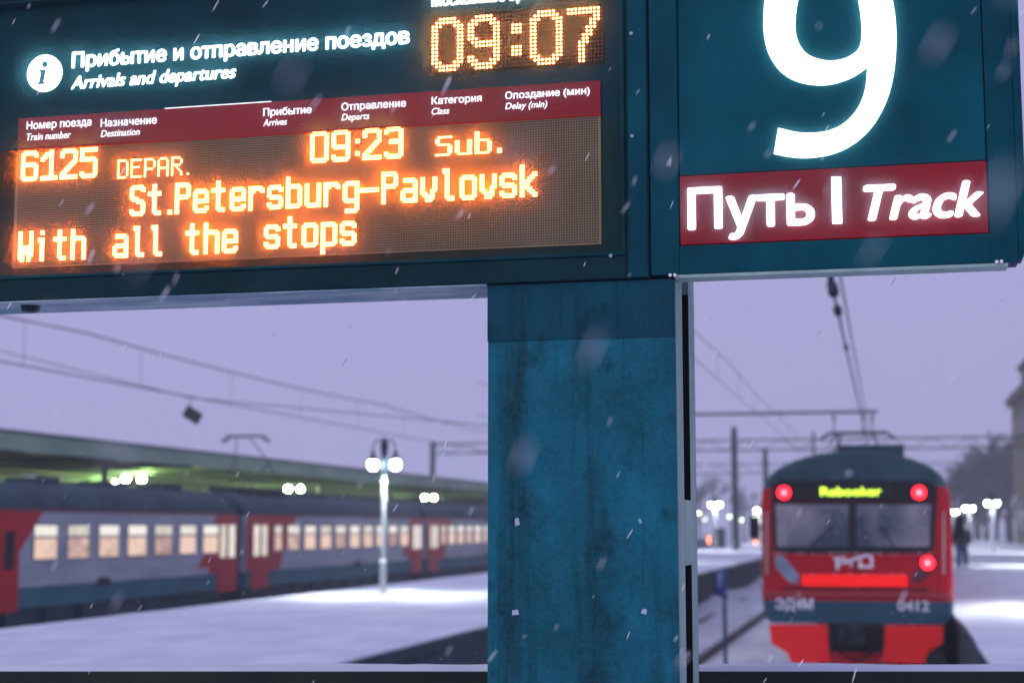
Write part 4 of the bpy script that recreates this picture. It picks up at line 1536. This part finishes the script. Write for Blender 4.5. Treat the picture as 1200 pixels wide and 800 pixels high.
for s, y0_, z0_ in ((-1, -.06, .0), (1, .27, .04)):
    V = [(s * .12, y0_ + .03, z0_ + .12), (s * .12, y0_ + .03, z0_ + .045), (s * .12, y0_ - .15, z0_ + .035)]
    skin_obj('boot', V, [(0, 1), (1, 2)], [.06, .055, .045], hair_m, per, 1)

# ================================================================== BUILDING, right edge
bd = thing('station_building', 'tall beige stone station building at the right edge of the platform', 'building', (20, 110, 0))
bxl = onY(1188, 560, 158).x
MB().box((bxl, 60, BED), (bxl + 26, 158, 13.0)).build('wall', stone, bd)
MB().box((bxl - .5, 59.5, 13.0), (bxl + 26.5, 158.5, 13.7)).build('cornice', stone, bd)
MB().box((bxl + .9, 62, 13.7), (bxl + 24, 157, 16.3)).build('attic', stone, bd)
MB().box((bxl + .6, 61.7, 16.3), (bxl + 24.4, 157.3, 16.7)).build('attic_cornice', stone, bd)
MB().prism_xz([(bxl + 1.2, 16.7), (bxl + 23.8, 16.7), (bxl + 19, 19.5), (bxl + 4, 19.5)], 62, 157).build('roof', mat('slate', (.05, .06, .07), .7, var=.3), bd)
for k in range(14):
    y = 63 + 6.7 * k
    for z_, h_ in ((1.0, 3.2), (5.6, 2.6), (9.4, 2.3)):
        f_ = MB().box((bxl - .12, y, z_), (bxl + .02, y + 2.2, z_ + h_)).build('window', stone, bd)
        MB().box((bxl - .14, y + .25, z_ + .25), (bxl - .121, y + 1.95, z_ + h_ - .25)).build('pane', mat('dim_glass', (.05, .07, .08), .2, var=.3), f_)


# ================================================================== TREES
def grow(seed, H, spread):
    rnd = random.Random(seed)
    tr, tw = MB(), MB()

    def rec(p, d, l, r, dep):
        q_ = p + d * l
        (tr if dep < 3 else tw).tube(p, q_, r, r * .66, n=5 if dep < 2 else 3, cap=False)
        if dep >= 6:
            return
        k = 3 if dep < 5 else 4
        for _ in range(k):
            nd = (d + Vector((rnd.uniform(-1, 1), rnd.uniform(-1, 1), rnd.uniform(-.35, .75))) * spread).normalized()
            rec(q_ - d * l * rnd.uniform(0, .35), nd, l * rnd.uniform(.6, .86), max(r * .6, .022), dep + 1)

    rec(Vector((0, 0, 0)), Vector((0, 0, 1)), H * .26, H * .022, 0)
    return tr, tw


protos = []
for sd in range(3):
    t = thing('bare_tree', 'bare winter tree fading into the snowy haze beyond the station', 'tree', (0, 0, 0), 'bare trees beyond the station')
    a_, b_ = grow(sd + 11, 10, .62)
    a_.build('trunk', bark, t)
    b_.build('crown', twig_m, t)
    protos.append(t)
tsp = []
for k in range(7):      # clump right of the red train
    tsp.append((random.uniform(9.5, 18), 197 + 6 * k, random.uniform(.95, 1.25)))
tsp += [(14.5, 200, 1.75), (18.5, 205, 1.8), (11.5, 198, 1.6)]
near_extra = [(8.6, 200, 1.25), (10.2, 215, 1.45), (13.2, 206, 1.6), (15.6, 222, 1.7), (12.0, 232, 1.6), (17.2, 196, 1.5), (9.2, 238, 1.3), (20, 215, 1.9)]
for k in range(16):     # far across the tracks
    tsp.append((-62 + 5.2 * k + random.uniform(-2, 2), 290 + random.uniform(-30, 40), random.uniform(.9, 1.5)))
for k in range(16):     # behind the canopy, left
    tsp.append((-62 - random.uniform(0, 25), 70 + 13 * k, random.uniform(.62, .85)))
for i, (x, y, s) in enumerate(tsp + near_extra):
    o = protos[i] if i < 3 else copy_tree(protos[i % 3])
    o.location = (x, y, BED)
    o.scale = (s, s, s)
    o.rotation_euler = (0, 0, random.uniform(0, 6.28))
    o['label'] = ('bare tree in the hazy clump between the red train and the station building' if i < 10 or i >= len(tsp) else
                  'very faint bare tree far across the tracks' if i < 26 else 'bare treetop showing faintly above the canopy roof')

# ================================================================== small things by the tracks
q = onY(844, 690, 60)
t = thing('trackside_cabinet', 'blue trackside cabinet with a pale front standing left of the red train', 'cabinet', (q.x, 60, BED))
z1_ = onY(844, 668, 60).z
MB().box((q.x - .22, 59.8, BED), (q.x + .22, 60.2, z1_)).build('body', blue_m, t, bevel=.02)
MB().box((q.x - .09, 59.78, z1_ - .62), (q.x + .09, 59.799, z1_ - .08)).build('front_plate', mat('pale_blue', (.35, .5, .7), .4, var=.2), t)
q = onY(849, 700, 31)
t = thing('marker_post', 'thin dark blue post standing in the snow between two tracks', 'post', (q.x, 31, BED))
MB().box((q.x - .035, 30.96, BED), (q.x + .035, 31.04, q.z)).build('stake', mat('post_blue', (.03, .07, .12), .6), t)
MB().box((q.x - .06, 30.94, q.z), (q.x + .06, 31.06, q.z + .06)).build('cap', mat('post_blue', (.03, .07, .12), .6), t)

# ================================================================== FALLING SNOW
b = MB()
rnd = random.Random(5)


def flake(b, c, r, l, d):
    """snowflake drawn out along its fall into a thin motion streak"""
    d = d.normalized()
    a = d.orthogonal().normalized()
    e = d.cross(a)
    n = 5
    vs = [c - d * l]
    for t, k in ((-.45, .8), (.4, 1.0)):
        for i in range(n):
            th = 2 * math.pi * i / n
            rr = r * k * rnd.uniform(.75, 1.2)
            vs.append(c + d * l * t + (a * math.cos(th) + e * math.sin(th)) * rr)
    vs.append(c + d * l)
    fs = [(0, 1 + (i + 1) % n, 1 + i) for i in range(n)] + [(1 + i, 1 + (i + 1) % n, 6 + (i + 1) % n, 6 + i) for i in range(n)] + [(6 + i, 6 + (i + 1) % n, 11) for i in range(n)]
    b.add(vs, fs)


for k in range(1500):
    dep = 2.4 + 24 * rnd.random() ** 1.2
    px, py = rnd.uniform(-150, 1350), rnd.uniform(-150, 950)
    c = EYE + ray(px, py).normalized() * dep
    if c.z < .1:
        continue
    d = Vector((.55 + rnd.uniform(-.25, .25), rnd.uniform(-.3, .3), 1))
    s = rnd.choice((.5, .6, .7, .8, .9, 1.0, 1.1, 1.3, 1.7))
    flake(b, c, .00105 * s, .0125 * s * rnd.uniform(.6, 1.4), d)
for k in range(26):       # flakes drifting close to the lens, far out of focus
    dep = rnd.uniform(.7, 2.0)
    c = EYE + ray(rnd.uniform(-60, 1260), rnd.uniform(-60, 860) ** 1.0).normalized() * dep
    d = Vector((.5 + rnd.uniform(-.25, .25), rnd.uniform(-.3, .3), 1))
    flake(b, c, .0008 * rnd.uniform(.6, 1.3), .013 * rnd.uniform(.6, 1.3), d)
b.build('falling_snow', flake_m, smooth=True, kind='stuff')

# ================================================================== HAZE
hz = MB().box((-690, -60, BED - 1.2), (690, 690, 21.5)).build('haze', [], kind='stuff')
hm = bpy.data.materials.new('haze_air')
hm.use_nodes = True
t = hm.node_tree
t.nodes.clear()
out = t.nodes.new('ShaderNodeOutputMaterial')
pv_ = t.nodes.new('ShaderNodeVolumePrincipled')
pv_.inputs['Color'].default_value = (0.93, 0.95, 0.98, 1)
pv_.inputs['Density'].default_value = 0.0014
pv_.inputs['Anisotropy'].default_value = 0.35
t.links.new(pv_.outputs[0], out.inputs['Volume'])
hz.data.materials.append(hm)
